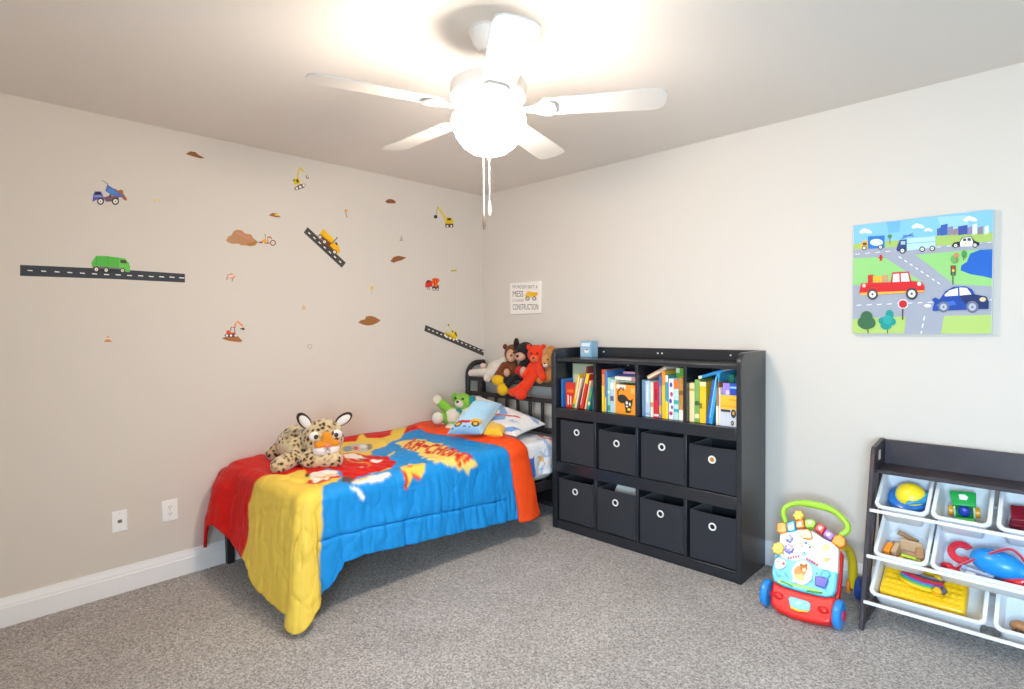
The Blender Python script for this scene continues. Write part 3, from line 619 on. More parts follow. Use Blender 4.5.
paint(C, U, W, [('#f5d873', top(zC, bu))])
q0, q1, q2, q3 = [np.array(p) for p in top(zC, [(85,222),(700,412),(225,100),(862,322)])]
def tmap(x, y):
    p = q0*(1-x)*(1-y)+q1*x*(1-y)+q2*(1-x)*y+q3*x*y; return tuple(p)
GL = {'K': ('1001', '1010', '1100', '1010', '1001'), 'A': ('0110', '1001', '1111', '1001', '1001'), '-': ('000', '000', '111', '000', '000'), 'C': ('0111', '1000', '1000', '1000', '0111'), 'H': ('1001', '1001', '1111', '1001', '1001'), 'O': ('0110', '1001', '1001', '1001', '0110'), 'W': ('10001', '10001', '10101', '11011', '10001'), '!': ('1', '1', '1', '0', '1')}
cells = []; xx = 0
for ch in 'KA-CHOW!':
    for r_i, row in enumerate(GL[ch]):
        for c_i, v_ in enumerate(row):
            if v_ == '1': cells.append((xx+c_i, 4-r_i))
    xx += len(GL[ch][0])+.8
xx -= .8
paint(C, U, W, [('#d0180e', [tmap((cx_-.18)/xx, (cy_-.14)/5), tmap((cx_+1.18)/xx, (cy_-.14)/5), tmap((cx_+1.18)/xx, (cy_+1.14)/5), tmap((cx_-.18)/xx, (cy_+1.14)/5)]) for cx_, cy_ in cells])
Cp = np.pad(C, ((1, 1), (1, 1), (0, 0)), mode='edge')
C = .36*C+.12*(Cp[2:, 1:-1]+Cp[:-2, 1:-1]+Cp[1:-1, 2:]+Cp[1:-1, :-2])+.04*(Cp[2:, 2:]+Cp[:-2, :-2]+Cp[2:, :-2]+Cp[:-2, 2:])
cf = thing('comforter', (.5, -1.4, .3), 'blue, red and yellow comic print comforter spread over the bed', 'comforter')
satin = mat('#ffffff', .5, spec=.22, attr='print', bump=(60, .12))
grid_obj('quilt', Pg, C, cf, solid=.014, m=satin)
# turned back orange edge
nu, nv = 110, 26
Lh = np.linspace(0, 1, nu)[:, None].repeat(nv, 1); bb = np.linspace(0, 1, nv)[None, :].repeat(nu, 0)
arc_top = XE-.02; hang = ZT+.02-.13
Ls = Lh*(arc_top+hang+.02); r2 = .06
ov = np.clip(Ls-arc_top, 0, None)
xo = np.where(ov < r2*PI/2, r2*np.sin(np.minimum(ov/r2, PI/2)), r2+.1*(ov-r2*PI/2)); zd = np.where(ov < r2*PI/2, r2*(1-np.cos(np.minimum(ov/r2, PI/2))), r2+ov-r2*PI/2)
x = .02+np.minimum(Ls, arc_top)+xo*(ov > 0)
y_f = np.interp(Ls, [0, .2, .5, .8, .95, 1.1, 1.45], [-.83, -.82, -.80, -.80, -.795, -.775, -.735]); y_h = np.interp(Ls, [0, .3, .6, .8, .95, 1.1, 1.45], [-.50, -.53, -.56, -.585, -.63, -.60, -.545])
y = y_f*(1-bb)+y_h*bb
puff = np.sin(np.clip(bb, 0, 1)*PI)**.5*.032
P2 = np.stack([x, y, ZT+.012-zd*(ov > 0)], -1)
nn = nz(P2, 9, 4)*.010+nz(P2, 20, 8)*.004
onx = np.clip(ov/r2, 0, 1)
P2[..., 2] += (puff+nn)*(1-onx); P2[..., 0] += (puff+nn)*onx
C2 = fillc((nu, nv), '#f4501c')
grid_obj('turned_back_edge', P2, C2, cf, solid=.02, m=satin)['label'] = 'orange reverse side turned back near the pillows'

# pillows -----------------------------------------------------------
def pillow(name, c, thick, n=None, nu=60, nv=44, parent=None, paintf=None, basec='#f3f1f0', m=None, pinch=.10, seed=1, solidbump=.004):
    c = [np.array(q, float) for q in c]   # front-left, front-right, back-right, back-left
    u = np.linspace(0, 1, nu)[:, None].repeat(nv, 1); v = np.linspace(0, 1, nv)[None, :].repeat(nu, 0)
    du = u-.5; dv = v-.5
    uu = .5+du*(1-pinch*(1-(2*dv)**2)*0-pinch*(2*du)**2*(1-(2*np.abs(dv))**2)); vv = .5+dv*(1-pinch*(2*dv)**2*(1-(2*np.abs(du))**2))
    B = (c[0][None,None]*((1-uu)*(1-vv))[...,None]+c[1][None,None]*(uu*(1-vv))[...,None]+c[2][None,None]*(uu*vv)[...,None]+c[3][None,None]*((1-uu)*vv)[...,None])
    nrm = np.cross(c[1]-c[0], c[3]-c[0]); nrm /= np.linalg.norm(nrm)
    if nrm[2] < 0: nrm = -nrm
    h = ((1-(2*du)**4)*(1-(2*dv)**4))**.55*thick/2
    w = nz(B, 10, seed)*solidbump*2+nz(B, 26, seed+5)*solidbump
    topP = B+nrm*(h+w*(h > .004))[...,None]; botP = B-nrm*h[...,None]*.8
    C = fillc((nu, nv), basec)
    if paintf: paintf(C, u, v)
    Pt = np.concatenate([topP, botP[::-1]], 0)
    Ct = np.concatenate([C, fillc((nu, nv), basec)], 0)
    return grid_obj(name, Pt, Ct, parent, m=m or mat('#ffffff', .85, sheen=.3, spec=.2, attr='print', bump=(240, .15)))
def pl_paint(C, u, v):
    paint(C, u, v, [('#7ea9dc', [(.5,.0),(.62,.1),(.75,.35),(.68,.62),(.5,.85),(.42,.85),(.6,.55),(.62,.35),(.5,.15),(.42,.02)]), ('#8fb3de', [(.35,.78),(.7,.9),(.98,.75),(1,.85),(.8,1),(.4,.95)]), ('#d9504c', [(.52,.42),(.58,.40),(.86,.60),(.84,.65)]), ('#6f9cd6', [(.8,.0),(.95,.05),(1,.3),(.93,.2)]), ('#e9c96a', plane_poly(.35,.7,.16,1.0)), ('#e8b05a', plane_poly(.2,.5,.18,.3)), ('#d86a52', plane_poly(.38,.82,.12,2)), ('#9fc0e8', plane_poly(.85,.4,.16,2.2)), ('#c9d2c2', plane_poly(.4,.3,.14,.8)), ('#7fa8d8', [(.1,.1),(.3,.12),(.3,.16),(.1,.14)])])
p = pillow('pillow', [(.20,-.64,.635), (.94,-.60,.635), (.89,-.24,.66), (.19,-.25,.81)], .13, paintf=pl_paint, nu=90, nv=60)
tag(p, 'white pillow printed with planes leaning toward the headboard', 'pillow')
def bl_paint(C, u, v):
    paint(C, u, v, [('#c8343a', [(.12,.13),(.2,.2),(.55,.21),(.55,.14),(.3,.13)]), ('#e2a63c', [(.55,.22),(.9,.22),(.92,.14),(.55,.13)]), ('#e8b64a', [(.6,.25),(.88,.25),(.88,.22),(.6,.22)]), ('#33302e', circ(.24,.11,.105,24,.055)), ('#e4a63a', circ(.24,.11,.065,20,.034)), ('#33302e', circ(.75,.12,.12,24,.06)), ('#e4a63a', circ(.75,.12,.075,20,.038)), ('#6d5a52', circ(.45,.06,.05,12,.014)), ('#6d5a52', circ(.12,.045,.04,12,.014)), ('#6d5a52', circ(.6,.05,.03,12,.01))])
p = pillow('pillow', [on(447,434,'z',.66), on(482,434,'z',.66), on(502,404,'z',.815), on(476,401,'z',.845)], .15, paintf=bl_paint, basec='#a9d2ea', nu=80, nv=110, seed=4, m=mat('#ffffff', .95, sheen=.5, spec=.1, attr='print', bump=(220, .5)))
tag(p, 'pale blue plush pillow with a tractor on its front edge', 'pillow')
p = pillow('cushion', [on(483,434,'z',.655), on(503,436,'z',.655), on(506,428,'z',.675), on(488,424,'z',.685)], .07, basec='#f2bd2a', nu=30, nv=24)
tag(p, 'small yellow cushion tucked between the two pillows', 'cushion')

# ================================================================== PLUSH TOYS
def W_(px, py, ax, v): return on(px, py, ax, v)
spots = bpy.data.materials.new('leopard'); spots.use_nodes = True; nt = spots.node_tree; b = nt.nodes['Principled BSDF']
b.inputs['Roughness'].default_value = .95; b.inputs['Sheen Weight'].default_value = .4; b.inputs['Specular IOR Level'].default_value = .1
tc = nt.nodes.new('ShaderNodeTexCoord'); vo = nt.nodes.new('ShaderNodeTexVoronoi'); vo.inputs['Scale'].default_value = 38; vo.inputs['Randomness'].default_value = .8
nn_ = nt.nodes.new('ShaderNodeTexNoise'); nn_.inputs['Scale'].default_value = 14
mp = nt.nodes.new('ShaderNodeMix'); mp.data_type = 'RGBA'; mp.inputs['Factor'].default_value = .06
nt.links.new(tc.outputs['Object'], mp.inputs['A']); nt.links.new(nn_.outputs['Color'], mp.inputs['B']); nt.links.new(tc.outputs['Object'], nn_.inputs['Vector'])
nt.links.new(mp.outputs['Result'], vo.inputs['Vector'])
rp = nt.nodes.new('ShaderNodeValToRGB'); rp.color_ramp.interpolation = 'LINEAR'
rp.color_ramp.elements[0].position = .27; rp.color_ramp.elements[0].color = lin('#3a2c22'); rp.color_ramp.elements[1].position = .37; rp.color_ramp.elements[1].color = lin('#ad9168')
e = rp.color_ramp.elements.new(.65); e.color = lin('#d0bb94')
nt.links.new(vo.outputs['Distance'], rp.inputs['Fac']); nt.links.new(rp.outputs['Color'], b.inputs['Base Color'])
def cap(mb, a, b_, r1, r2, m, n=7):
    a = Vector(a); b_ = Vector(b_)
    for i in range(n+1):
        k = i/n; mb.ell(a.lerp(b_, k), r1*(1-k)+r2*k, m, nu=14, nv=9)
tocam = (CAM-Vector((.5, -1.75, .7))); tocam.z = 0; tocam.normalize()
def face_mat(c, fdir):
    """matrix at c whose +X is the way a head looks, +Y its left, +Z up"""
    f = Vector(fdir).normalized(); l = Vector((0,0,1)).cross(f).normalized(); u = f.cross(l)
    return Matrix(((f.x, l.x, u.x, c[0]), (f.y, l.y, u.y, c[1]), (f.z, l.z, u.z, c[2]), (0,0,0,1)))
# leopard
lp_ = thing('leopard_plush', (.45, -1.8, .6), 'spotted leopard plush with an orange nose lying on the comforter', 'plush toy')
hc_ = Vector((.56, -1.745, .752)); HM = face_mat(hc_, (.93, -.28, -.12)) @ Matrix.Scale(1.2, 4)
bd = MB(Matrix.Translation((0, 0, .013)))
bd.ell((.40, -1.80, .69), (.13, .125, .095), spots); bd.ell((.33, -1.79, .69), (.1, .11, .1), spots)
for k in (0, .5, 1): bd.ell(Vector((.42, -1.79, .71)).lerp(hc_-Vector((0, 0, .013)), k), .085, spots)
bd.ell(hc_-Vector((0, 0, .013)), (.082, .094, .088), spots, HM.to_3x3())
cap(bd, (.50, -1.88, .645), (.545, -1.97, .628), .047, .047, spots)
cap(bd, (.545, -1.97, .628), (.56, -1.995, .628), .047, .044, spots)
cap(bd, (.585, -1.845, .635), (.665, -1.735, .63), .047, .046, spots)
cap(bd, (.30, -1.84, .66), (.27, -1.90, .635), .06, .042, spots)
cap(bd, (.28, -1.72, .66), (.24, -1.68, .635), .06, .042, spots)
bd.build('body', lp_, remesh=.007, sm=6, disp=(.02, .006))
pw = plush('#f4efe8'); po = plush('#e8952a'); dkp = plush('#40332c')
mu = MB(HM); mu.ell((.072, .024, -.032), (.035, .036, .03), pw); mu.ell((.072, -.024, -.032), (.035, .036, .03), pw); mu.ell((.06, 0, -.055), (.03, .035, .02), pw)
muz = mu.build('muzzle', lp_, remesh=.005, sm=4)
nb = MB(HM); nb.ell((.082, 0, .014), (.024, .026, .038), po); nb.ell((.084, .028, -.006), (.02, .03, .018), po); nb.ell((.084, -.028, -.006), (.02, .03, .018), po); nb.build('nose_bridge', lp_, remesh=.005, sm=3)
MB(HM).ell((.105, 0, -.006), (.01, .016, .01), plush('#ef8f6a')).build('nose', muz)
sm_ = MB(HM)
for sgn in (1, -1): sm_.tube([(.106, 0, -.02), (.104, sgn*.012, -.034), (.1, sgn*.026, -.034)], .0014, mat('#8a7a70', .8), 6)
sm_.build('mouth_stitch', muz)
for sgn in (1, -1):
    MB(HM).ell((.0585, sgn*.049, .028), (.011, .024, .021), pw).build('eye_patch', lp_)
    e_ = MB(HM).ell((.0685, sgn*.044, .027), (.005, .010, .011), mat('#2a211b', .1, coat=.8), nu=14, nv=10).build('eye', lp_)
for ec, ax in (((.0, .092, .078), 58), ((-.005, -.082, .085), -35)):
    EM = HM @ Matrix.Translation(ec) @ Matrix.Rotation(R(-ax), 4, 'X')
    ear = MB(EM).ell((0, 0, 0), (.013, .026, .045), dkp).build('ear', lp_)
    MB(EM).ell((.009, 0, -.004), (.009, .019, .036), plush('#efe9e2')).build('inner_ear', ear)
MB().ell(hc_+Vector((.03, -.03, -.1)), (.055, .055, .028), plush('#e6e0da')).build('chin_ruff', lp_)

def simple_plush(name, label, base, parts, group=None):
    """parts: list of (name, material, [blobs], remesh) blobs are (centre, radii) or (a, b, r1, r2)"""
    t = thing(name, base, label, 'plush toy', group)
    DZ = Matrix.Translation((0, 0, .02 if base[2] > .9 else .014))
    for nm, m, blobs, rm in parts:
        mb = MB(DZ if 'puppy' not in name else DZ @ Matrix.Translation(hd) @ Matrix.Scale(1.15, 4) @ Matrix.Translation(-hd))
        for bl_ in blobs:
            if len(bl_) == 4: cap(mb, *bl_, m)
            elif len(bl_) == 3: mb.ell(bl_[0], bl_[1], m, bl_[2])
            else: mb.ell(bl_[0], bl_[1], m)
        mb.build(nm, t, remesh=rm, sm=4 if rm else 0)
    return t
eyem = mat('#1c1716', .12, coat=.7)
# green puppy
g = plush('#8ccb4a'); cr_ = plush('#f1ead6'); tl = plush('#2d93a0')
cdir = Vector((.72, -.69, .05))
hd = Vector((.27, -.475, .775)); bdy = Vector((.29, -.57, .70))
PM = face_mat(hd, cdir+Vector((-.25, -.35, .12)))
def L3(M, x, y, z): return M @ Vector((x, y, z))
simple_plush('puppy_plush', 'green and cream puppy plush lying behind the pale blue pillow', (.29, -.58, .6), [
    ('body', g, [(hd, (.062, .068, .058)), (bdy, (.06, .06, .055)), (bdy+Vector((-.03, -.03, .05)), Vector((.22, -.63, .79)), .032, .03), (bdy+Vector((0, -.04, -.02)), Vector((.29, -.67, .705)), .036, .032), (bdy+Vector((.02, 0, -.03)), Vector((.34, -.62, .64)), .036, .032)], .006),
    ('belly', cr_, [(bdy+Vector((.025, -.03, .0)), (.045, .05, .05))], 0),
    ('muzzle', plush('#f3dfd2'), [(L3(PM, .05, .0, -.012), (.03, .034, .028))], 0),
    ('paw', cr_, [(Vector((.29, -.70, .70)), (.036, .036, .038))], 0), ('paw', cr_, [(Vector((.345, -.645, .635)), (.034, .034, .03))], 0), ('paw', cr_, [(Vector((.215, -.64, .80)), (.032, .03, .032))], 0),
    ('collar', tl, [(hd.lerp(bdy, .55)+Vector((.04, -.04, 0)), (.035, .03, .014))], 0),
    ('ear', tl, [(L3(PM, .0, .068, .012), (.02, .024, .034))], 0), ('ear', plush('#7fbf45'), [(L3(PM, -.0, -.06, .03), (.02, .022, .03))], 0),
    ('eye', eyem, [(L3(PM, .058, .026, .02), (.008, .011, .008))], 0), ('eye', eyem, [(L3(PM, .058, -.026, .022), (.008, .011, .008))], 0), ('nose', eyem, [(L3(PM, .08, 0, .0), (.008, .011, .008))], 0)])
# plush row on the headboard shelf (top of the shelf z = .92)
lm = plush('#ece2d6')
simple_plush('lamb_plush', 'cream lamb plush lying flat at the wall end of headboard shelf', (.22, -.13, .935), [
    ('body', lm, [(Vector((.29, -.12, .995)), (.1, .075, .075)), (Vector((.35, -.11, 1.02)), (.075, .065, .07)), (Vector((.26, -.16, .97)), Vector((.05, -.19, .955)), .042, .03), (Vector((.24, -.10, .99)), Vector((.09, -.09, .965)), .036, .026), (Vector((.3, -.18, .975)), Vector((.29, -.235, .935)), .04, .034)], .006),
    ('ear', plush('#e9c9bd'), [(Vector((.17, -.17, 1.02)), (.028, .018, .022))], 0),
    ('foot', plush('#e6cdbd'), [(Vector((.30, -.243, .935)), (.03, .02, .034))], 0)])
bw = plush('#7a4427'); tan = plush('#dcae8e')
BMh = face_mat(Vector((.475, -.15, 1.125)), (.6, -.75, -.05))
simple_plush('bear_plush', 'brown bear plush with a tan face slumped beside the lamb', (.44, -.14, .935), [
    ('body', bw, [(Vector((.475, -.145, 1.125)), (.064, .062, .07)), (Vector((.45, -.14, 1.0)), (.07, .06, .075)), (Vector((.43, -.19, 1.03)), Vector((.39, -.225, .96)), .032, .026), (Vector((.46, -.18, .965)), Vector((.40, -.235, .94)), .034, .03)], .006),
    ('face', tan, [(L3(BMh, .042, -.002, -.012), (.03, .044, .05))], 0),
    ('ear', bw, [(L3(BMh, 0, .052, .052), (.014, .022, .022))], 0), ('ear', bw, [(L3(BMh, 0, -.052, .052), (.014, .022, .022))], 0),
    ('eye', eyem, [(L3(BMh, .068, .018, .014), .006)], 0), ('eye', eyem, [(L3(BMh, .068, -.018, .014), .006)], 0), ('nose', mat('#5a3424', .6), [(L3(BMh, .075, 0, -.008), (.008, .011, .008))], 0),
    ('paw', tan, [(Vector((.50, -.235, .985)), (.026, .02, .03))], 0), ('paw', tan, [(Vector((.387, -.228, .952)), (.026, .022, .024))], 0)])
bk = plush('#262223')
DM = face_mat(Vector((.605, -.145, 1.14)), (.25, -.93, -.08))
simple_plush('dog_plush', 'black dog plush with drooping ears, red jumper and yellow boots', (.6, -.13, .935), [
    ('body', bk, [(Vector((.605, -.14, 1.14)), (.072, .07, .075)), (Vector((.6, -.135, 1.03)), (.058, .05, .06)), (Vector((.57, -.18, .955)), Vector((.50, -.245, .93)), .026, .022), (Vector((.57, -.2, .955)), Vector((.52, -.25, .89)), .026, .022)], .006),
    ('muzzle', plush('#d9ab92'), [(L3(DM, .062, -.01, -.028), (.042, .042, .032))], 0),
    ('jumper', plush('#c42628'), [(Vector((.585, -.15, .99)), (.064, .058, .056))], 0),
    ('ear', bk, [(L3(DM, -.0, .078, -.005), (.016, .022, .06))], 0), ('ear', bk, [(L3(DM, -.0, -.07, .055), (.018, .026, .05))], 0),
    ('boot', plush('#f0bd1c'), [(Vector((.425, -.255, .925)), (.062, .036, .04))], 0), ('boot', plush('#f0bd1c'), [(Vector((.485, -.265, .86)), (.05, .036, .046))], 0),
    ('eye', eyem, [(L3(DM, .068, .022, .018), .008)], 0), ('eye', eyem, [(L3(DM, .068, -.024, .018), .008)], 0), ('nose', eyem, [(L3(DM, .104, -.01, -.018), (.01, .014, .01))], 0),
    ('paw', plush('#d9ab92'), [(Vector((.645, -.205, .995)), (.03, .026, .04))], 0)])
rd = plush('#ee3f1c')
RM = face_mat(Vector((.737, -.165, 1.125)), (.45, -.88, -.1))
simple_plush('bear_plush', 'bright red bear plush sitting with legs hanging over the rail', (.73, -.16, .935), [
    ('body', rd, [(Vector((.737, -.16, 1.125)), (.072, .068, .07)), (Vector((.74, -.155, 1.0)), (.06, .055, .075)), (Vector((.77, -.18, 1.05)), Vector((.85, -.225, .965)), .028, .028), (Vector((.7, -.18, 1.04)), Vector((.68, -.225, .97)), .026, .026), (Vector((.72, -.2, .955)), Vector((.64, -.26, .875)), .032, .026), (Vector((.745, -.2, .955)), Vector((.70, -.265, .86)), .032, .026), (Vector((.61, -.275, .85)), (.046, .04, .034)), (Vector((.685, -.28, .835)), (.055, .04, .036))], .006),
    ('muzzle', plush('#f2734a'), [(L3(RM, .058, .0, -.022), (.03, .036, .026))], 0), ('nose', mat('#5a1c12', .5), [(L3(RM, .087, 0, -.012), (.008, .012, .008))], 0),
    ('ear', rd, [(L3(RM, 0, .055, .055), (.014, .022, .022))], 0), ('ear', rd, [(L3(RM, 0, -.055, .055), (.014, .022, .022))], 0),
    ('eye', eyem, [(L3(RM, .064, .022, .018), .007)], 0), ('eye', eyem, [(L3(RM, .064, -.022, .018), .007)], 0)])
LM = face_mat(Vector((.857, -.165, 1.09)), (.3, -.93, -.1))
simple_plush('lion_plush', 'golden lion plush with a shaggy mane beside the bookcase', (.87, -.12, .935), [
    ('mane', mat('#a8642a', .95, bump=(120, 1.0), sheen=.4, spec=.1, mottle=(40, '#c98a3c')), [(Vector((.86, -.15, 1.095)), (.07, .055, .09))]+[(Vector((.86+.06*math.cos(a), -.155, 1.095+.075*math.sin(a))), .024) for a in [2*PI*i/13 for i in range(13)]], .007),
    ('body', plush('#c28546'), [(Vector((.862, -.14, .98)), (.058, .055, .06)), (Vector((.87, -.17, .955)), Vector((.82, -.225, .945)), .028, .026)], .006),
    ('face', plush('#d99a5c'), [(L3(LM, .04, .0, -.005), (.03, .042, .048))], 0), ('muzzle', plush('#f0dcc0'), [(L3(LM, .066, 0, -.026), (.016, .024, .018))], 0),
    ('nose', eyem, [(L3(LM, .082, 0, -.014), (.006, .009, .006))], 0), ('eye', eyem, [(L3(LM, .067, .016, .012), .006)], 0), ('eye', eyem, [(L3(LM, .067, -.016, .012), .006)], 0)])

# ================================================================== BOOKCASE
BC = mat('#26282d', .27, spec=.6, bump=(14, .02)); BC2 = mat('#1d1e22', .5)
SX0, SX1, SYF, SYB = 1.04, 2.31, -.362, -.028
IX0, IX1 = 1.076, 2.282
DV = (1.385, 1.688, 1.995)
bk_ = thing('bookcase', (1.675, -.187, 0), 'black bookcase with book cubbies over two rows of bins', 'bookcase')
for a, b2 in ((SX0, IX0), (IX1, SX1)):
    n_ = 8; pr_ = [(SYF, 0), (SYB, 0), (SYB, 1.203)]+[(SYF+.06-.06*math.sin(PI/2*i/n_), 1.143+.06*math.cos(PI/2*i/n_)) for i in range(n_+1)]
    MB().prism([(a, y, z) for y, z in pr_], (1, 0, 0), b2-a, BC).build('side_panel', bk_, bevel=.003)
MB().box((IX0, SYF+.014, 1.116), (IX1, SYB, 1.138), BC).build('top_panel', bk_, bevel=.003)
MB().box((IX0, SYB-.018, 1.138), (IX1, SYB, 1.203), BC).build('back_rail', bk_, bevel=.003)
MB().box((IX0, SYB-.008, .03), (IX1, SYB-.002, 1.12), BC2).build('back_panel', bk_, smooth=False)
for z0, z1 in ((.745, .811), (.382, .451)):
    MB().box((IX0, SYF+.004, z0), (IX1, SYF+.026, z1), BC).build('shelf_front', bk_, bevel=.003)
    MB().box((IX0, SYF+.02, z1-.02), (IX1, SYB-.008, z1), BC).build('shelf', bk_, bevel=.002)
MB().box((IX0, SYF+.004, 0), (IX1, SYF+.026, .06), BC).build('plinth', bk_, bevel=.003)
MB().box((IX0, SYF+.02, .042), (IX1, SYB-.008, .06), BC).build('shelf', bk_, bevel=.002)
for x in DV:
    for z0, z1 in ((.06, .3821), (.451, .746), (.811, 1.117)): MB().box((x-.009, SYF+.008, z0), (x+.009, SYB-.008, z1), BC).build('divider', bk_, bevel=.002)
wht = mat('#e8e4de', .4)
for x in (1.245, 1.655, 1.685, 2.12): MB().cyl((x, SYB-.018, 1.172), (x, SYB-.0205, 1.172), .005, wht, n=12).build('screw_cap', bk_)
for x, z in ((1.43, 1.085), (1.50, 1.092), (1.735, 1.082), (1.80, 1.09)): MB().cyl((x, SYB-.008, z), (x, SYB-.011, z), .004, wht, n=10).build('screw_cap', bk_)
# fabric bins
binm = mat('#2e2f35', .9, bump=(420, .3), sheen=.25, spec=.15)
bin_in = mat('#1b1b1f', .95)
def make_bin(label, xc, z, w=.27, h=.255, yf=-.345, hole='#0c0c0e', holesize=.011, sag=.002):
    dep = .275; t = thing('storage_bin', (xc, yf+dep/2, z), label, 'storage bin', 'fabric bins in the bookcase')
    x0, x1 = xc-w/2, xc+w/2; y1 = yf+dep
    n = 9
    m = MB()
    # front face with a soft sagging top edge, walls with thickness
    for face in range(4):
        cs = [((x0, yf), (x1, yf)), ((x1, yf), (x1, y1)), ((x1, y1), (x0, y1)), ((x0, y1), (x0, yf))][face]
        ou = []; inn = []
        for i in range(n):
            k = i/(n-1); x = cs[0][0]+(cs[1][0]-cs[0][0])*k; y = cs[0][1]+(cs[1][1]-cs[0][1])*k
            bow = math.sin(PI*k)*.004*(1 if face == 0 else 0)
            zt = z+h-sag*math.sin(PI*k)
            ou.append([(x, y+bow, z+.002), (x, y+bow, z+h*.5), (x, y+bow, zt)])
            ix = min(max(x, x0+.006), x1-.006); iy = min(max(y, yf+.006), y1-.006)
            inn.append([(ix, iy, zt), (ix, iy, z+.006)])
        vs = []; fs = []
        for i in range(n): vs += ou[i]+inn[i]
        for i in range(n-1):
            for j in range(4): fs.append((i*5+j, (i+1)*5+j, (i+1)*5+j+1, i*5+j+1))
        m.add(vs, fs, binm)
    m.box((x0+.003, yf+.003, z+.001), (x1-.003, y1-.003, z+.006), bin_in)
    body = m.build('body', t, ang=50)
    gz = z+h-.068
    rg = MB(); q = 28
    rg.tube([(xc+.0175*math.cos(2*PI*i/q), yf-.001, gz+.0175*math.sin(2*PI*i/q)) for i in range(q)], .0046, mat('#efede8', .3), 8, True)
    rg.build('eyelet_ring', t)
    MB().cyl((xc, yf-.0005, gz), (xc, yf+.002, gz), .0135, mat(hole, .8), n=24).build('eyelet_hole', t)
    return t
XC = [1.237, 1.545, 1.855, 2.156]
make_bin('black fabric bin in the upper bin row, closest to the bed', 1.238, .452, h=.276, w=.266)
make_bin('black fabric bin in upper bin row, second from the bed', 1.542, .452, h=.246, w=.262)
make_bin('black fabric bin in upper bin row, third from the bed', 1.848, .452, h=.268)
make_bin('black fabric bin with an orange glimpse through its eyelet', 2.146, .452, h=.242, w=.262, hole='#b9822c')
make_bin('black fabric bin in the bottom row, closest to the bed', 1.222, .061, h=.276)
b6 = make_bin('black fabric bin in the bottom row with white paper sticking out', 1.531, .061, h=.27)
make_bin('black fabric bin in the bottom row, third from the bed', 1.838, .061, h=.27)
make_bin('black fabric bin in the bottom row, closest to the baby walker', 2.148, .061, h=.27, w=.258)
pp = MB()
for i, (dx, dz, an) in enumerate(((0, 0, 8), (.012, -.01, 14), (-.01, .004, 3))):
    T_ = Matrix.Translation((XC[1]-.03+dx, -.25+.02*i, .215)) @ Matrix.Rotation(R(an+12), 4, 'Y') @ Matrix.Rotation(R(-12), 4, 'X')
    pp.box((-.085, -.001, 0), (.085, .001, .145+dz), mat('#e9e4d8', .7), T_)
tag(pp.build('paper', smooth=False), 'white sheets of paper sticking out of a bottom bin', 'paper')

# books
def book(label, x, th, h, c, z=.8125, dep=.2, tilt=0, yf=-.318, spine=None, art_=None, face=False, M=None, w=.2, decor=None, group=None):
    """spine out book: local x thickness, y depth, z height; face=True shows the front cover"""
    if x > 1.99: x += .008
    elif x > 1.69: x += .004
    elif x < 1.38: x -= .004
    if M is None:
        M = Matrix.Translation((x, yf, z+th*math.sin(R(tilt)))) @ Matrix.Rotation(R(tilt), 4, 'Y')
    loc = M @ Vector((0, 0, 0))
    t = thing('book', loc, label, 'book', group or 'picture books in the bookcase')
    ct = min(.003, th*.18); cmat = mat(c, .38, coat=.1); smat = mat(spine or c, .38, coat=.1)
    cv = MB(M)
    if face:   # front cover faces -y: local x width, y thickness
        cv.box((0, 0, 0), (w, ct, h), cmat); cv.box((0, th-ct, 0), (w, th, h), cmat); cv.box((0, ct, 0), (ct, th-ct, h), smat)
    else:
        cv.box((0, 0, 0), (ct, dep, h), cmat); cv.box((th-ct, 0, 0), (th, dep, h), cmat); cv.box((ct, 0, 0), (th-ct, ct, h), smat)
    co = cv.build('cover', t, bevel=.0008)
    pg = MB(M)
    if face: pg.box((ct, ct, .003), (w-.004, th-ct, h-.003), mat('#efe8d8', .8))
    else: pg.box((ct, ct, .003), (th-ct, dep-.004, h-.003), mat('#efe8d8', .8))
    pg.build('pages', t, smooth=False)
    if decor:
        dm = MB(M)
        for k, (cc, poly) in enumerate(decor):
            if face: P = [(u*w, -.0003*(k+1), v*h) for u, v in poly]
            else: P = [(u*th, -.0003*(k+1), v*h) for u, v in poly]
            dm.prism(P, M.to_3x3().inverted() @ (M.to_3x3() @ Vector((0, -1, 0))), .0003, ink(cc))
        dm.build('cover_print' if face else 'spine_print', co, smooth=False)
    return t
def band(c, v0, v1, u0=0, u1=1): return (c, rect(u0, v0, u1, v1))
Zb = .8125
# cubby 1
book('thin blue book standing against the bookcase end wall by the bed', 1.095, .011, .185, '#2f74c0', z=Zb)
book('large sage green storybook facing out with a small fox', 1.112, .016, .285, '#b9c49c', z=Zb, face=True, w=.205, yf=-.215, spine='#e9dfc4', decor=[('#cdd3b4', rect(.06,.55,.95,.96)), ('#8fa585', circ(.62,.72,.2,14,.1)), ('#d98a3c', [(.42,.5),(.5,.66),(.6,.62),(.66,.4),(.5,.38)]), ('#c26a2c', circ(.55,.62,.09,12,.06)), ('#7d8f6a', [(.1,.0),(.9,.0),(.9,.3),(.1,.34)])])
book('red book facing out in front of the sage green storybook', 1.128, .012, .165, '#d6301f', z=Zb, face=True, w=.075, yf=-.312, decor=[('#f3e3cf', rect(.2,.1,.35,.5)), ('#f3e3cf', rect(.5,.12,.62,.45)), ('#e8742c', rect(.15,.6,.9,.72))])
book('yellow book leaning beside the red facing book', 1.187, .017, .225, '#f1c81e', z=Zb, tilt=12, decor=[band('#5aa23c', .0, .12), band('#f4ecd0', .3, .95, .6, 1)])
book('tall thin maroon book leaning steeply in the first cubby', 1.222, .011, .285, '#8a4a42', z=Zb, tilt=16, decor=[band('#c98a7a', .5, .95, .2, .6)])
book('cream spined book leaning behind the maroon one', 1.206, .012, .2, '#efe3c6', z=Zb, tilt=14)
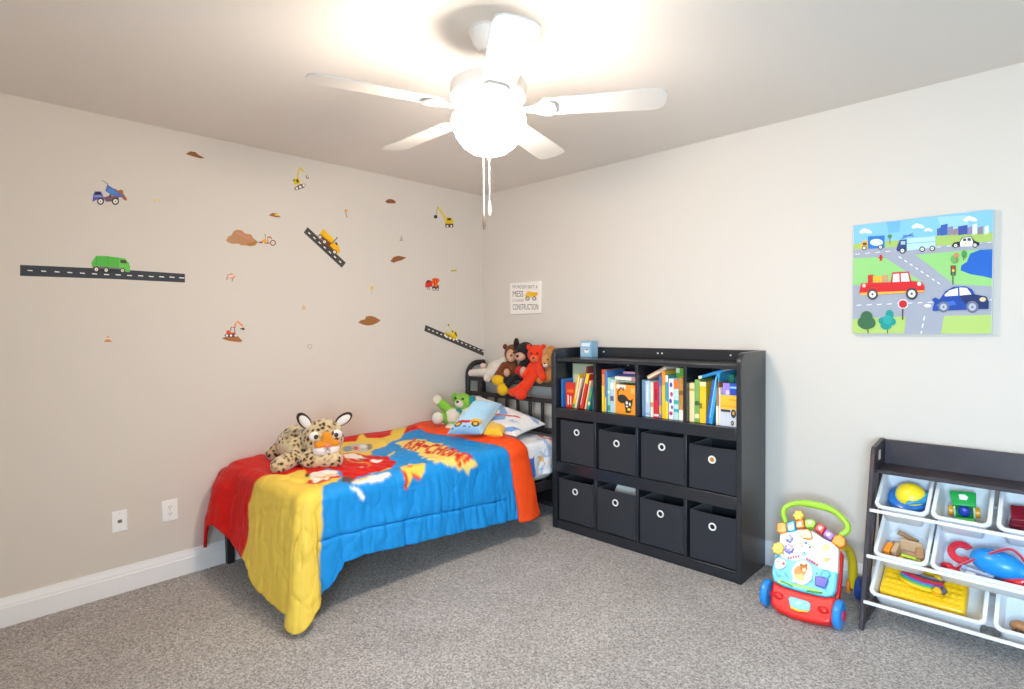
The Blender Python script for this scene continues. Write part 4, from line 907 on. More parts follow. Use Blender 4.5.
book('red book with yellow top leaning in the first cubby', 1.247, .024, .235, '#dc3a24', z=Zb, tilt=14, decor=[band('#f0cf2a', .72, 1), band('#f6ead4', .1, .9, .0, .18)])
book('peach spined thin book leaning next to the red and yellow one', 1.285, .012, .19, '#f0c79c', z=Zb, tilt=13)
book('teal and green patterned book leaning low in the first cubby', 1.305, .017, .15, '#2f8f88', z=Zb, tilt=12, decor=[band('#58a85a', .5, .8), band('#e9d9a4', .2, .35)])
book('grey blue book standing at the first divider', 1.352, .016, .1, '#7f93a8', z=Zb, decor=[band('#d5dde4', .1, .9, .3, .6)])
# cubby 2
book('orange and yellow book beside the first divider', 1.418, .020, .262, '#ee8a3c', z=Zb, decor=[band('#f2cf3c', .0, .62), band('#d84a3a', .9, 1)])
book('blue topped slim book beside the orange and yellow one', 1.442, .016, .258, '#4a7fc4', z=Zb, decor=[band('#f2e24a', .0, .35, .0, .5)])
book('mint green slim book in the second cubby', 1.461, .017, .215, '#9fd6b8', z=Zb, decor=[band('#3a9a6a', .05, .2), band('#f4f0da', .55, .62)])
book('pale blue book tucked against the orange cat book', 1.481, .024, .205, '#bcd6e6', z=Zb, decor=[band('#7a5a8a', .35, .5), band('#f4f4f0', .7, .9)])
book('cream book behind the orange cat book', 1.507, .012, .2, '#f0ddb0', z=Zb)
cat = [('#e9dfcc', rect(.02,.86,.5,1)), ('#38322e', circ(.32,.52,.24,16,.15)), ('#38322e', stroke([(.12,.5),(.1,.75),(.25,.9),(.4,.82),(.38,.92)], .05)), ('#38322e', circ(.62,.38,.2,16,.13)), ('#38322e', [(.42,.4),(.78,.4),(.74,.08),(.5,.05)]), ('#38322e', [(.5,.48),(.54,.6),(.64,.5)]), ('#38322e', [(.72,.48),(.84,.56),(.82,.42)]), ('#efe4d2', circ(.55,.4,.06,10,.06)), ('#efe4d2', circ(.7,.36,.05,10,.06)), ('#f0cf3a', circ(.66,.18,.08,12,.05)), ('#efe4d2', circ(.56,.28,.06,10,.03)), ('#f6c070', rect(.78,.72,.84,.92)), ('#f6c070', rect(.88,.72,.94,.92)), ('#f6c070', rect(.84,.8,.88,.84))]
book('orange book facing out with a black cat drawn on it', 1.53, .014, .178, '#f0962a', z=Zb, face=True, w=.142, yf=-.33, decor=cat)
def flat_book(label, x, y, z, lx, ly, th, c, rot=0, dec=None):
    M = Matrix.Translation((x, y, z)) @ Matrix.Rotation(R(rot), 4, 'Y') @ Matrix(((0,0,1,0),(0,1,0,0),(1,0,0,0),(0,0,0,1)))
    return book(label, x, th, lx, c, M=M, dep=ly, decor=dec)
book('brown backed book filling behind the stacked books', 1.535, .045, .185, '#7a5a48', z=Zb, yf=-.255, dep=.17)
book('dark green book standing behind the orange cat book', 1.585, .04, .186, '#4a6a52', z=Zb, yf=-.255, dep=.17)
book('tan book standing behind the orange cat book', 1.63, .038, .184, '#b08a62', z=Zb, yf=-.255, dep=.17)
flat_book('green spined book lying lowest on the second cubby stack', 1.505, -.285, 1.000, .158, .2, .012, '#8fa58a')
flat_book('white spined book lying in the middle of the stack', 1.495, -.29, 1.014, .172, .2, .022, '#ece4dc', 0, [band('#c98a94', .7, .95)])
flat_book('navy book lying on the stack above the cat book', 1.51, -.28, 1.038, .16, .2, .014, '#34406e')
flat_book('pink and violet book topmost of the lying stack', 1.55, -.28, 1.054, .12, .2, .013, '#b58aa8')
# cubby 3
book('slate blue book beside the second divider', 1.70, .018, .215, '#6f8fae', z=Zb)
book('thick pale blue book in the third cubby', 1.722, .03, .21, '#b9d0ea', z=Zb, decor=[band('#8fa9cc', .05, .12), band('#dfe9f4', .4, .9, .3, .7)])
book('cream book between the pale blue and crimson ones', 1.756, .018, .205, '#efe2c4', z=Zb, decor=[band('#d98a4a', .3, .42)])
book('thick crimson book in the third cubby', 1.777, .032, .205, '#cf2a44', z=Zb, decor=[band('#f0cfd0', .04, .1), band('#a81f36', .5, .8, .3, .7)])
book('grey and violet slim book beside the crimson one', 1.812, .016, .245, '#8f8a9a', z=Zb, decor=[band('#4f6fb0', .75, 1), band('#c9b45a', .1, .3)])
book('tall yellow book with orange top in the third cubby', 1.831, .020, .272, '#f2bf2c', z=Zb, decor=[band('#ea8f3a', .7, 1)])
book('teal and yellow slim book beside the tall yellow one', 1.853, .016, .25, '#3f9fae', z=Zb, decor=[band('#f0d23a', .0, .4), band('#f0e9d0', .85, 1)])
book('white book with violet and red pattern on its spine', 1.873, .03, .232, '#eeeaf2', z=Zb, decor=[('#5a4fa0', circ(.5,.85,.3,10,.06)), ('#c43a6a', circ(.6,.62,.3,10,.06)), ('#5a4fa0', circ(.4,.45,.3,10,.06)), ('#c43a6a', circ(.5,.15,.35,10,.05)), ('#7a5ab0', circ(.7,.3,.25,10,.05))])
book('lime green book facing out at the back of third cubby', 1.872, .012, .288, '#6fb83c', z=Zb, face=True, w=.08, yf=-.23, decor=[('#d8d83c', circ(.55,.72,.34,16,.12)), ('#e9efc4', rect(.0,.9,.3,1)), ('#4f9a34', circ(.5,.72,.16,12,.06))])
book('mint book with orange top near the third divider', 1.906, .028, .225, '#bfe0dc', z=Zb, decor=[band('#ee7a2c', .78, 1), band('#3aa8a8', .4, .5), band('#3aa8a8', .2, .28)])
book('brown and cream book standing at the third divider', 1.937, .024, .24, '#c98a3c', z=Zb, decor=[band('#f4ecd8', .0, .25), band('#8a5a2c', .6, .7)])
Mx = Matrix.Translation((1.73, -.29, 1.028)) @ Matrix.Rotation(R(-28), 4, 'Y') @ Matrix(((0,0,1,0),(0,1,0,0),(1,0,0,0),(0,0,0,1)))
book('tan book lying aslant on top of the third cubby books', 0, .024, .135, '#d8a883', M=Mx, dep=.19, decor=[band('#f3e6d2', .0, 1, .25, .6)])
# cubby 4
book('cream yellow book beside the third divider', 1.995, .030, .215, '#ecd9a0', z=Zb, decor=[band('#c9a85a', .8, .86)])
book('green book in the last cubby', 2.027, .026, .235, '#7fae5c', z=Zb, decor=[band('#e9e0b0', .1, .2), band('#3f6a3c', .4, .5)])
book('thick golden yellow book in the last cubby', 2.055, .036, .225, '#f0c22c', z=Zb, decor=[band('#8a7a2c', .35, .48, .0, .4), band('#f6e8a8', .9, 1)])
book('deep blue book leaning behind the sky blue one', 2.09, .017, .24, '#2f5fb4', z=Zb, tilt=9)
book('tall sky blue book leaning in the last cubby', 2.106, .02, .285, '#36a0d4', z=Zb, tilt=9, dep=.21, decor=[band('#8fd0ea', .1, .9, .0, .25)])
Mx = Matrix.Translation((2.06, -.32, 1.052)) @ Matrix.Rotation(R(-18), 4, 'Y') @ Matrix(((0,0,1,0),(0,1,0,0),(1,0,0,0),(0,0,0,1)))
book('blue book lying aslant highest in the last cubby', 0, .016, .14, '#2a86c4', M=Mx, dep=.2, decor=[band('#e0d6b8', .0, .14)])
book('brown book standing next to the leaning blue books', 2.148, .014, .255, '#b0743c', z=Zb, decor=[band('#efe4cc', .0, .4)])
book('white slim book next to the bee cover book', 2.164, .012, .2, '#efe9e4', z=Zb, decor=[band('#8a3a2c', .0, 1, .7, 1)])
book('green and teal book standing at the back of last cubby', 2.165, .03, .262, '#3f8f6a', z=Zb, yf=-.2, dep=.14)
book('teal book at the back of the last cubby', 2.2, .03, .25, '#2f8a9a', z=Zb, yf=-.2, dep=.14)
book('blue and violet cover book facing out behind the bee book', 2.178, .012, .225, '#2f4fb8', z=Zb, face=True, w=.088, yf=-.30, decor=[('#a58ad8', [(.0,.5),(.0,1),(.4,1),(.45,.7),(.4,.5)]), ('#d9c9ee', circ(.28,.78,.12,12,.06)), ('#8fd0ea', rect(.45,.88,.95,.93)), ('#eef2f6', [(.7,.6),(.95,.7),(.95,.62)])])
book('yellow and grey book facing out with a dark bee drawing', 2.176, .014, .165, '#c8cbd4', z=Zb, face=True, w=.092, yf=-.33, decor=[('#f0b63c', rect(0,.55,1,1)), ('#e8a42c', rect(.05,.62,.95,.68)), ('#d89a3a', rect(.5,.84,.95,.88)), ('#3a3230', circ(.78,.42,.15,12,.14)), ('#e0a83a', circ(.78,.44,.07,10,.06)), ('#4a403a', rect(.05,.46,.6,.54)), ('#3a3230', circ(.72,.12,.09,12,.08)), ('#d8a83a', circ(.72,.12,.04,10,.035))])
# card box on top
bx = thing('card_box', (1.18, -.12, 1.138), 'small blue card box standing on the bookcase top', 'box')
Tb = Matrix.Translation((1.131, -.16, 1.1385)) @ Matrix.Rotation(R(-2), 4, 'Z')
MB(Tb).box((0, 0, 0), (.095, .072, .108), mat('#8fb9d6', .45)).build('carton', bx, bevel=.0015)
m = MB(Tb)
for k, (c, p) in enumerate([('#e8f0f6', [(.1,.72),(.9,.72),(.92,.95),(.12,.95)]), ('#a9c9e0', [(.08,.1),(.92,.1),(.92,.65),(.08,.65)]), ('#f4f4f2', circ(.6,.4,.22,14,.12)), ('#e8b04a', [(.2,.35),(.35,.35),(.3,.5)]), ('#2c3036', circ(.62,.5,.08,10,.04))]):
    m.prism([(u*.092, -.0003*(k+1), v*.1) for u, v in p], (0, -1, 0), .0003, ink(c))
for k, (c, v0, v1) in enumerate([('#b98a9c', .7, .9), ('#d8c09a', .4, .6), ('#8f86a8', .08, .3)]):
    m.prism([(.092+.0003*(k+1), u*.07, v*.1) for u, v in rect(.25, v0, .8, v1)], (1, 0, 0), .0003, ink(c))
m.build('box_print', bx, smooth=False)


# ================================================================== BABY WALKER
wk = thing('baby_walker', (2.6, -.32, 0), 'colourful push along baby walker with lime handle and blue wheels', 'baby walker')
O_ = Vector((2.6, -.475, .09)); TD = Vector((0, .18, .25)).normalized(); ND = Vector((0, -.25, .18)).normalized()
zw = Zm(755, 490, 4.75)
def wp(X, Y, h=0): return onp(*zw(X, Y), O_, ND)+ND*h
def wpoly(mb, pts, h, th, m): mb.prism([wp(x, y, h) for x, y in pts], ND, th, m)
def wpart(name, pts, h, th, c, parent=wk, bevel=.003, m=None):
    mb = MB(); wpoly(mb, pts, h, th, m or plast(c)); return mb.build(name, parent, bevel=bevel, seg=3)
redp = '#dd1f1c'
# red base: rounded body
mb = MB()
base_pts = [(90,436),(80,500),(77,545),(110,580),(180,612),(260,632),(330,642),(366,640),(384,570),(392,512),(340,516),(240,494),(140,466)]
wpoly(mb, base_pts, -.05, .075, plast(redp)); base_ = mb.build('base', wk, bevel=.014, seg=4)
wpart('side_frame', [(388,300),(405,285),(415,300),(408,420),(396,520),(382,560)], -.04, .035, redp)
wpart('side_frame', [(120,215),(128,215),(112,330),(100,440),(90,440),(100,330)], -.04, .035, redp)
panel = wpart('activity_panel', [(92,350),(85,400),(95,438),(140,462),(200,482),(300,506),(345,514),(372,508),(388,480),(393,440),(399,398),(330,380),(280,340),(235,325),(185,335),(120,312)], -.01, .035, '#6cc9de', bevel=.008)
house = wpart('white_panel', [(127,215),(180,203),(245,193),(285,208),(330,238),(375,260),(404,290),(402,330),(399,402),(350,392),(312,382),(285,352),(240,336),(190,346),(150,336),(118,314)], -.008, .038, '#f3f1f4', bevel=.006)
# keys along the roof
for c, p in (('#f5941e', [(112,172),(135,166),(160,170),(162,214),(135,220),(114,212)]), ('#1fa2cc', [(158,166),(198,158),(206,206),(164,214)]), ('#ef8228', [(200,160),(240,152),(246,190),(206,196)]), ('#9ad33c', [(244,158),(262,150),(285,152),(300,170),(288,192),(248,190)]), ('#d3202e', [(312,166),(348,190),(328,226),(288,200)]), ('#a47ad2', [(348,196),(388,226),(368,252),(330,228)]), ('#f79a1c', [(384,228),(415,226),(438,248),(436,276),(412,286),(370,262)])):
    k_ = wpart('key', p, .0, .042, c, bevel=.006)
    cx_ = sum(q[0] for q in p)/len(p); cy_ = sum(q[1] for q in p)/len(p)
    if c not in ('#f5941e', '#f79a1c'):
        mb = MB(); wpoly(mb, [(cx_-8,cy_-9),(cx_-1,cy_-4),(cx_+7,cy_-9),(cx_+9,cy_),(cx_+2,cy_+9),(cx_-7,cy_+6)], .042, .0008, ink('#f4f1ee')); mb.build('key_mark', k_, smooth=False)
wpart('chick_button', [(213+24*(1+.16*math.cos(6*a))*math.cos(a), 130+23*(1+.16*math.cos(6*a))*math.sin(a)) for a in [2*PI*i/36 for i in range(36)]], .0, .03, '#f7bd1e', bevel=.006)
wpart('triangle_button', [(222,215),(240,202),(262,200),(278,215),(284,240),(272,250),(240,246),(224,232)], .03, .016, '#ef8c1c', bevel=.005)
def gear(x, y, r, n=8, amp=.13): return [(x+r*(1+amp*math.cos(n*a))*math.cos(a), y+r*(1+amp*math.cos(n*a))*math.sin(a)) for a in [2*PI*i/48 for i in range(48)]]
for nm, p, c, c2 in (('star_button', gear(172,243,17,5), '#7a86d4', (172,243)), ('gear_wheel', gear(172,292,21), '#7d74cc', (172,292)), ('gear_wheel', gear(122,291,27), '#f3c23a', (122,291))):
    gw = wpart(nm, p, .028, .02, c, bevel=.004)
    wpart('hub', circ(*c2, 8), .048, .006, '#c9c0ea' if c != '#f3c23a' else '#f6dc8a', parent=gw, bevel=.002)
wpart('round_button', circ(345,285,19), .03, .006, '#efc98a'); wpart('oval_button', circ(348,342,16,20,10), .03, .006, '#efae5c')
sc_ = wpart('scene_window', circ(232,402,50,32,58), .026, .006, '#f3d9c6')
mb = MB()
for c, p in (('#e9a56a', circ(222,398,28)), ('#c98442', circ(240,382,18)), ('#a8692f', circ(228,366,6)), ('#a8692f', circ(252,368,6)), ('#f2dcae', circ(242,390,9)), ('#f4cf8a', [(195,412),(235,408),(250,440),(205,436)]), ('#fbf6f2', circ(262,425,18))): wpoly(mb, p, .0322+.0003*mb.__dict__.setdefault('k', 0), .0003, ink(c)); mb.k += 1
mb.build('bear_print', sc_, smooth=False)
ra = wpart('rabbit_button', gear(128,360,27,3,.08), .024, .014, '#f3eef0', bevel=.004)
mb = MB(); wpoly(mb, circ(146,362,7), .0384, .0004, ink('#e2603c')); wpoly(mb, circ(120,352,4), .0384, .0004, ink('#e8824c')); mb.build('rabbit_print', ra, smooth=False)
wpart('block_button', [(295,420),(345,425),(358,440),(340,478),(292,462)], .024, .014, '#5f5cc0', bevel=.004)
wpart('swirl_button', gear(342,412,22,6,.08), .024, .01, '#3fb8c0', bevel=.003)
mb = MB()
k = 0
PR = [('#9fd86a', stroke([(210,268),(230,262),(255,264),(290,282)], 7)), ('#3f6fc0', circ(250,262,6)), ('#3f5f9a', circ(268,283,6)), ('#e9a56a', circ(232,276,6)), ('#2f8ab8', circ(243,314,12,18,9)), ('#f3f1f4', stroke([(236,312),(243,317),(251,311)], 3)), ('#e9d2da', circ(312,262,4)), ('#c9c3dc', circ(312,336,4))]
for i in range(5): PR.append(('#d9536a', [(163+12*i, 330-2.2*i), (171+12*i, 328-2.2*i), (172+12*i, 338-2.2*i), (165+12*i, 340-2.2*i)]))
for i in range(5): PR.append(('#d9536a', [(254+12*i, 330+7*i), (262+12*i, 335+7*i), (258+12*i, 346+7*i), (250+12*i, 341+7*i)]))
PR += [('#f6cf4a', circ(150,350,3)), ('#3fa0c8', circ(178,338,3)), ('#3fa0c8', circ(146,315,3))]
for c, p in PR: wpoly(mb, p, .0302+.00025*k, .0003, ink(c)); k += 1
mb.build('panel_print', house, smooth=False)
mb = MB(); k = 0
for c, p in [('#b7dd7a', stroke([(115,440),(170,455),(250,470),(330,498)], 12)), ('#3f9a3c', stroke([(130,440),(158,452),(186,466)], 6)), ('#3f9a3c', stroke([(252,487),(280,492),(326,497)], 9)), ('#4fb0d8', stroke([(105,400),(120,420),(150,400),(165,425)], 7)), ('#8fdcea', circ(140,410,10)), ('#8fdcea', circ(175,445,8)), ('#8fdcea', circ(378,420,8)), ('#2f8ab0', circ(300,405,4)), ('#eef6f8', circ(190,440,8))]:
    wpoly(mb, p, .0252+.0003*k, .0003, ink(c)); k += 1
mb.build('panel_print', panel, smooth=False)
rw = wpart('roller_window', [(166,522),(178,513),(255,536),(272,548),(268,584),(215,577),(175,560)], .022, .01, '#8fd0dc', parent=base_, bevel=.004)
mb = MB(); wpoly(mb, [(176,560),(215,577),(262,584),(258,590),(210,585),(178,570)], .022, .011, plast('#f5c52a')); wpoly(mb, circ(215,546,14,16,8), .0321, .0004, ink('#c9d9e8')); mb.build('roller_print', base_, smooth=False)
for x, y in ((118,510),(330,578)): MB().ell(wp(x, y, .022), (.024, .016, .018), plast(redp)).build('lamp_bump', base_)
# handle
hp = [(152,172),(142,140),(134,112),(140,88),(165,70),(210,62),(260,66),(310,76),(355,90),(395,114),(425,146),(440,172),(436,196),(412,212),(398,236)]
hr = [.013,.013,.013,.0135,.0135,.0145,.018,.018,.016,.0145,.014,.014,.014,.013,.013]
def smooth_path(pts, rr, n=4):
    out = []; ro = []
    for i in range(len(pts)-1):
        p0, p1, p2, p3 = pts[max(i-1,0)], pts[i], pts[i+1], pts[min(i+2,len(pts)-1)]
        for k in range(n):
            t = k/n; out.append(.5*((2*p1)+(p2-p0)*t+(2*p0-5*p1+4*p2-p3)*t*t+(3*p1-p0-3*p2+p3)*t**3)); ro.append(rr[i]*(1-t)+rr[i+1]*t)
    return out+[pts[-1]], ro+[rr[-1]]
hpts, hrs = smooth_path([wp(x, y, .0) for x, y in hp], hr)
MB().tube(hpts, hrs, plast('#a6dc3a'), 14).build('handle', wk)
# rear legs and wheels
for x, sgn in ((2.752, 1), (2.5, -1)):
    pts, rr = smooth_path([Vector((x, -.30, .30)), Vector((x+.012*sgn, -.22, .27)), Vector((x+.014*sgn, -.155, .19)), Vector((x+.01*sgn, -.125, .10)), Vector((x+.008*sgn, -.12, .05))], [.014, .018, .02, .02, .018])
    lg = MB().tube(pts, rr, plast('#e9c91c'), 12).build('rear_leg', wk)
    MB().box((x-.012*1, -.16, .03), (x+.004, -.10, .09), plast('#ef8a1e')).build('leg_cover', lg, bevel=.006)
    xw = x+.022*sgn
    wr = MB().lathe([(0, 0), (.03, 0), (.05, .003), (.056, .01), (.056, .026), (.05, .033), (.03, .036), (0, .036)], plast('#274a96'), (xw if sgn > 0 else xw-.036, -.12, .056), (1, 0, 0), 28).build('wheel', wk)
    MB().cyl((xw+(.034 if sgn > 0 else -.038), -.12, .056), (xw+(.04 if sgn > 0 else -.034), -.12, .056), .02, plast('#b53a4a'), n=18).build('hub_cap', wr)
    MB().cyl((x-.005*sgn, -.37, .2), (x+.012*sgn, -.37, .2), .03, plast('#7fd0e2'), n=18).build('hinge', wk)
for x0, sgn in ((2.464, -1), (2.772, 1)):
    wr = MB().lathe([(0, 0), (.036, 0), (.056, .003), (.063, .011), (.063, .025), (.056, .033), (.036, .036), (0, .036)], plast('#2b8fe0'), (x0, -.482, .063), (1, 0, 0), 32).build('wheel', wk)
    a = x0+.036 if sgn > 0 else x0
    MB().cyl((a-.004, -.482, .063), (a+.006*sgn, -.482, .063), .022, plast('#d8205c'), n=20).build('hub_cap', wr)
MB().cyl((2.475, -.482, .063), (2.785, -.482, .063), .012, plast(redp)).build('axle', wk)

# ================================================================== TOY RACK
RKM = mat('#352e33', .42, spec=.4, bump=(24, .03), mottle=(9, '#3f373b'))
rk = thing('toy_rack', (3.28, -.23, 0), 'dark wooden toy storage rack with white tilted tubs against the wall', 'toy rack')
RX0, RX1 = 2.856, 3.74
for a, s in ((RX0, 1), (RX1-.018, -1)):
    mb = MB(); D1 = (1, 0, 0)
    yz = [(-.437, 0), (-.40, 0), (-.232, .60), (-.20, .60), (-.20, .668), (-.03, .668), (-.03, .79), (-.07, .79), (-.228, .776), (-.242, .758)]
    mb.prism([(a, y, z) for y, z in yz], D1, .018, RKM); mb.build('side_panel', rk, bevel=.002)
    MB().box((a, -.065, 0), (a+.018, -.03, .66), RKM).build('rear_leg', rk, bevel=.002)
    MB().box((a, -.41, .012), (a+.018, -.04, .045), RKM).build('foot_bar', rk, bevel=.002)
    MB().prism([(a+.001, y, z) for y, z in [(-.115, .668), (-.08, .668), (-.30, .10), (-.335, .10)]], D1, .012, RKM).build('brace', rk, bevel=.002)
MB().box((RX0+.018, -.048, .655), (RX1-.018, -.03, .786), RKM).build('back_board', rk, bevel=.002)
MB().box((RX0+.018, -.215, .655), (RX1-.018, -.048, .672), RKM).build('tray', rk, bevel=.002)
MB().box((RX0+.018, -.17, .708), (RX0+.0185, -.13, .752), mat('#e3ddc2', .6)).build('paper_tag', rk, smooth=False)
rodm = mat('#eceef0', .4)
for z, y in ((.505, -.306), (.311, -.357), (.12, -.404)): MB().box((RX0+.012, y-.010, z-.007), (RX1-.012, y+.003, z+.007), rodm).build('front_rod', rk, bevel=.003)
for z, y in ((.545, -.055), (.36, -.06), (.2, -.06)): MB().box((RX0+.012, y-.006, z-.007), (RX1-.012, y+.006, z+.007), rodm).build('back_rod', rk, bevel=.003)
tubm = mat('#e9edf0', .35, spec=.45)
AL = R(32)
def binM(xc, yf, zf): # local x across, y back along the rim, z out of the opening
    return Matrix(((1, 0, 0, xc), (0, math.cos(AL), -math.sin(AL), yf), (0, math.sin(AL), math.cos(AL), zf), (0, 0, 0, 1)))
def rrect(w, l0, l1, r, z, n=5):
    pts = []
    for cx_, cy_, a0 in ((w/2-r, l0+r, -PI/2), (w/2-r, l1-r, 0), (-w/2+r, l1-r, PI/2), (-w/2+r, l0+r, PI)):
        for i in range(n): a = a0+PI/2*i/(n-1); pts.append(Vector((cx_+r*math.cos(a), cy_+r*math.sin(a), z)))
    return pts
def tub(label, xc, yf, zf, w, L, dep):
    t = thing('toy_tub', (xc, yf+.1, zf-dep), label, 'storage tub', 'white tubs in the toy rack')
    M = binM(xc, yf, zf); mb = MB(M); tp = .012
    rings = [rrect(w-.03, .014, L-.014, .022, -.018), rrect(w-.004, .003, L-.003, .026, -.014), rrect(w, 0, L, .028, -.008), rrect(w-.003, .002, L-.002, .027, -.001), rrect(w-.014, .008, L-.008, .022, 0), rrect(w-.03, .016, L-.016, .02, -.004), rrect(w-.034, .018, L-.018, .02, -.014),
             rrect(w-.034-2*tp, .018+tp, L-.018-tp, .02, -dep+.004), rrect(w-.06-2*tp, .03+tp, L-.03-tp, .014, -dep+.004)]
    mb.loft(rings, tubm, False); n = len(rings[0]); k = len(mb.v)-n
    mb.f.append([k+i for i in range(n)]); mb.mi.append(0)
    outer = [rrect(w-.03, .014, L-.014, .022, -.018), rrect(w-.03-2*tp, .016+tp, L-.016-tp, .02, -dep+.003), rrect(w-.04-2*tp, .02+tp, L-.02-tp, .018, -dep)]
    b0 = len(mb.v); mb.loft(outer, tubm, False); mb.f.append([b0+2*n+i for i in range(n-1, -1, -1)]); mb.mi.append(0)
    mb.build('tub_body', t, ang=50)
    return M, dep-.005
B1 = tub('white tub holding the blue and yellow dome toy, under the dark tray', 2.983, -.312, .527, .2, .25, .115)
B2 = tub('white tub holding the green toy truck, under the dark tray', 3.189, -.312, .527, .2, .25, .115)
B3 = tub('white tub holding maroon pieces, under the dark tray', 3.402, -.312, .527, .2, .25, .115)
B4 = tub('small white tub of wooden and orange toys in the middle tier', 2.99, -.362, .327, .2, .265, .108)
B5 = tub('wide white tub with red and blue toys in the middle tier', 3.298, -.362, .327, .405, .265, .108)
B6 = tub('wide white tub holding the yellow case in the lowest tier', 3.085, -.408, .164, .4, .29, .118)
B7 = tub('wide white tub with brown and green pieces in the lowest tier', 3.503, -.408, .16, .4, .29, .118)
def floorM(B, x=0, y=0, rz=0):
    M, d = B; return M @ Matrix.Translation((x, y, -d)) @ Matrix.Rotation(R(rz), 4, 'Z')
TG = None
# dome toy
FM = floorM(B1, .008, .14) @ Matrix.Scale(1.16, 4)
t = thing('dome_toy', FM @ Vector((0,0,0)), 'blue toy with a yellow domed lid', 'toy')
blu = plast('#1670c4')
MB(FM).lathe([(0, 0), (.055, 0), (.066, .012), (.07, .03), (.066, .048), (.05, .058), (0, .06)], blu, n=36).build('bowl', t)
MB(FM @ Matrix.Translation((.008, .002, .05)) @ Matrix.Rotation(R(18), 4, 'X')).lathe([(.052, 0), (.052, .008), (.047, .028), (.034, .044), (.016, .052), (0, .054)], plast('#f2da2a'), n=36).build('lid', t)
MB(FM).prism([(.0, -.06, .062), (.06, -.035, .062), (.066, .02, .062), (.035, -.008, .075), (.012, -.03, .07)], (0, 0, 1), .012, plast('#1a8fc0')).build('fin', t, bevel=.004)
MB(FM).cyl((.036, -.062, .024), (.037, -.07, .024), .011, mat('#123', .5) if False else plast('#1b2a44')).build('port', t)
for x, y in ((-.05, .075), (.015, .062)):
    F2 = floorM(B1, x, y); t = thing('toy_piece', F2 @ Vector((0,0,0)), 'small orange round toy piece %s the blue dome toy' % ('beside' if x < 0 else 'in front of'), 'toy')
    MB(F2).ell((0, 0, .014), (.018, .015, .014), plast('#e08a52')).build('knob', t); MB(F2).cyl((0, 0, .024), (0, 0, .031), .006, plast('#e8a26e')).build('stem', t)
# green truck
FM = floorM(B2, .004, .105) @ Matrix.Scale(1.06, 4) @ Matrix.Rotation(R(8), 4, 'Z')
t = thing('toy_truck', FM @ Vector((0,0,0)), 'green toy truck with yellow wheels and a blue driver', 'toy truck')
gr = plast('#18a04a')
MB(FM).box((-.034, -.065, .016), (.034, .06, .03), gr).box((-.032, -.062, .03), (.032, -.02, .046), plast('#5fbf5a')).build('chassis', t, bevel=.004)
MB(FM).prism([(-.038, .0, .085), (.038, .0, .085), (.042, .06, .1), (-.042, .06, .1)], (0, -.2, 1), .012, gr).build('roof', t, bevel=.004)
MB(FM).box((-.036, .035, .03), (.036, .058, .088), gr).build('cab_back', t, bevel=.003)
for x in (-.034, .028): MB(FM).box((x, -.012, .03), (x+.006, .0, .086), plast('#bcd9c6')).build('pillar', t, bevel=.001)
MB(FM).ell((0, .005, .055), (.022, .02, .026), plast('#1f3fa8')).build('driver', t)
MB(FM).prism([(-.012, .02, .1035), (.010, .018, .1035), (.016, .032, .107), (.006, .044, .1085), (-.014, .042, .1085)], (0, -.25, 1), .001, ink('#e9f4ea')).build('roof_mark', t, smooth=False)
for x in (-.042, .042):
    for y in (-.045, .035): MB(FM).cyl((x-.009, y, .021), (x+.009, y, .021), .021, plast('#f0a81c'), n=24).build('wheel', t, bevel=.003)
# maroon pieces
FM = floorM(B3, -.01, .11) @ Matrix.Scale(1.15, 4)
for i, (z, rz) in enumerate(((.0, 4), (.026, -8), (.05, 6))):
    F2 = FM @ Matrix.Translation((0, .01*i, z)) @ Matrix.Rotation(R(rz), 4, 'Z')
    t = thing('toy_brick', F2 @ Vector((0,0,0)), 'maroon toy brick, %s of the stacked three' % ('lowest', 'middle', 'topmost')[i], 'toy')
    mm = plast('#7d1a2c'); MB(F2).box((-.045, -.035, 0), (.05, .035, .022), mm).build('brick', t, bevel=.003)
    for x in (-.025, .005, .033): MB(F2).cyl((x, 0, .022), (x, 0, .0255), .009, mm, n=16).build('stud', t)
# wooden toys
WD = woodm('#c9a884'); WD2 = woodm('#b58a62')
def slab(label, name, B, x, y, z, sz, c, rz=0, rx=0, ry=0, cat='toy block', bev=.003, extra=None):
    F2 = floorM(B, x, y, rz) @ Matrix.Translation((0, 0, z)) @ Matrix.Rotation(R(rx), 4, 'X') @ Matrix.Rotation(R(ry), 4, 'Y')
    o = MB(F2).box((-sz[0]/2, -sz[1]/2, 0), (sz[0]/2, sz[1]/2, sz[2]), c).build(name, bevel=bev)
    return tag(o, label, cat)
slab('orange block standing at the wall side of the wooden toys', 'toy_block', B4, -.056, .085, .008, (.024, .055, .062), plast('#f5921c'), rz=-12)
slab('wooden block leaning against the orange block', 'toy_block', B4, -.03, .09, .006, (.02, .055, .066), WD, rz=-10)
slab('broad wooden board lying behind the lime hoop', 'toy_board', B4, .022, .12, .03, (.085, .012, .05), WD, rx=-20, rz=-6)
slab('thin wooden stick poking up at the back of the tub', 'toy_stick', B4, .0, .175, .045, (.085, .014, .018), WD2, ry=28)
slab('tan toy box in the corner beside the lime hoop', 'toy_box', B4, .06, .09, .006, (.03, .05, .064), WD2, rz=8)
slab('wooden plank lying flat under the other wooden toys', 'toy_plank', B4, .0, .13, .0, (.115, .07, .022), WD)
slab('small yellow block in front of the wooden board', 'toy_block', B4, -.008, .068, .012, (.026, .02, .026), plast('#f3b41c'), rz=12)
FM = floorM(B4, .034, .066) @ Matrix.Translation((0, 0, .006)) @ Matrix.Scale(1.2, 4)
fr_ = [Vector((-.032, 0, 0)), Vector((-.03, .002, .04)), Vector((.022, .002, .034)), Vector((.034, 0, .0))]
mb = MB(FM); mb.tube(fr_, .0055, plast('#c8ea3c'), 8, True); tag(mb.build('toy_hoop'), 'lime green open hoop toy standing before wooden pieces', 'toy')
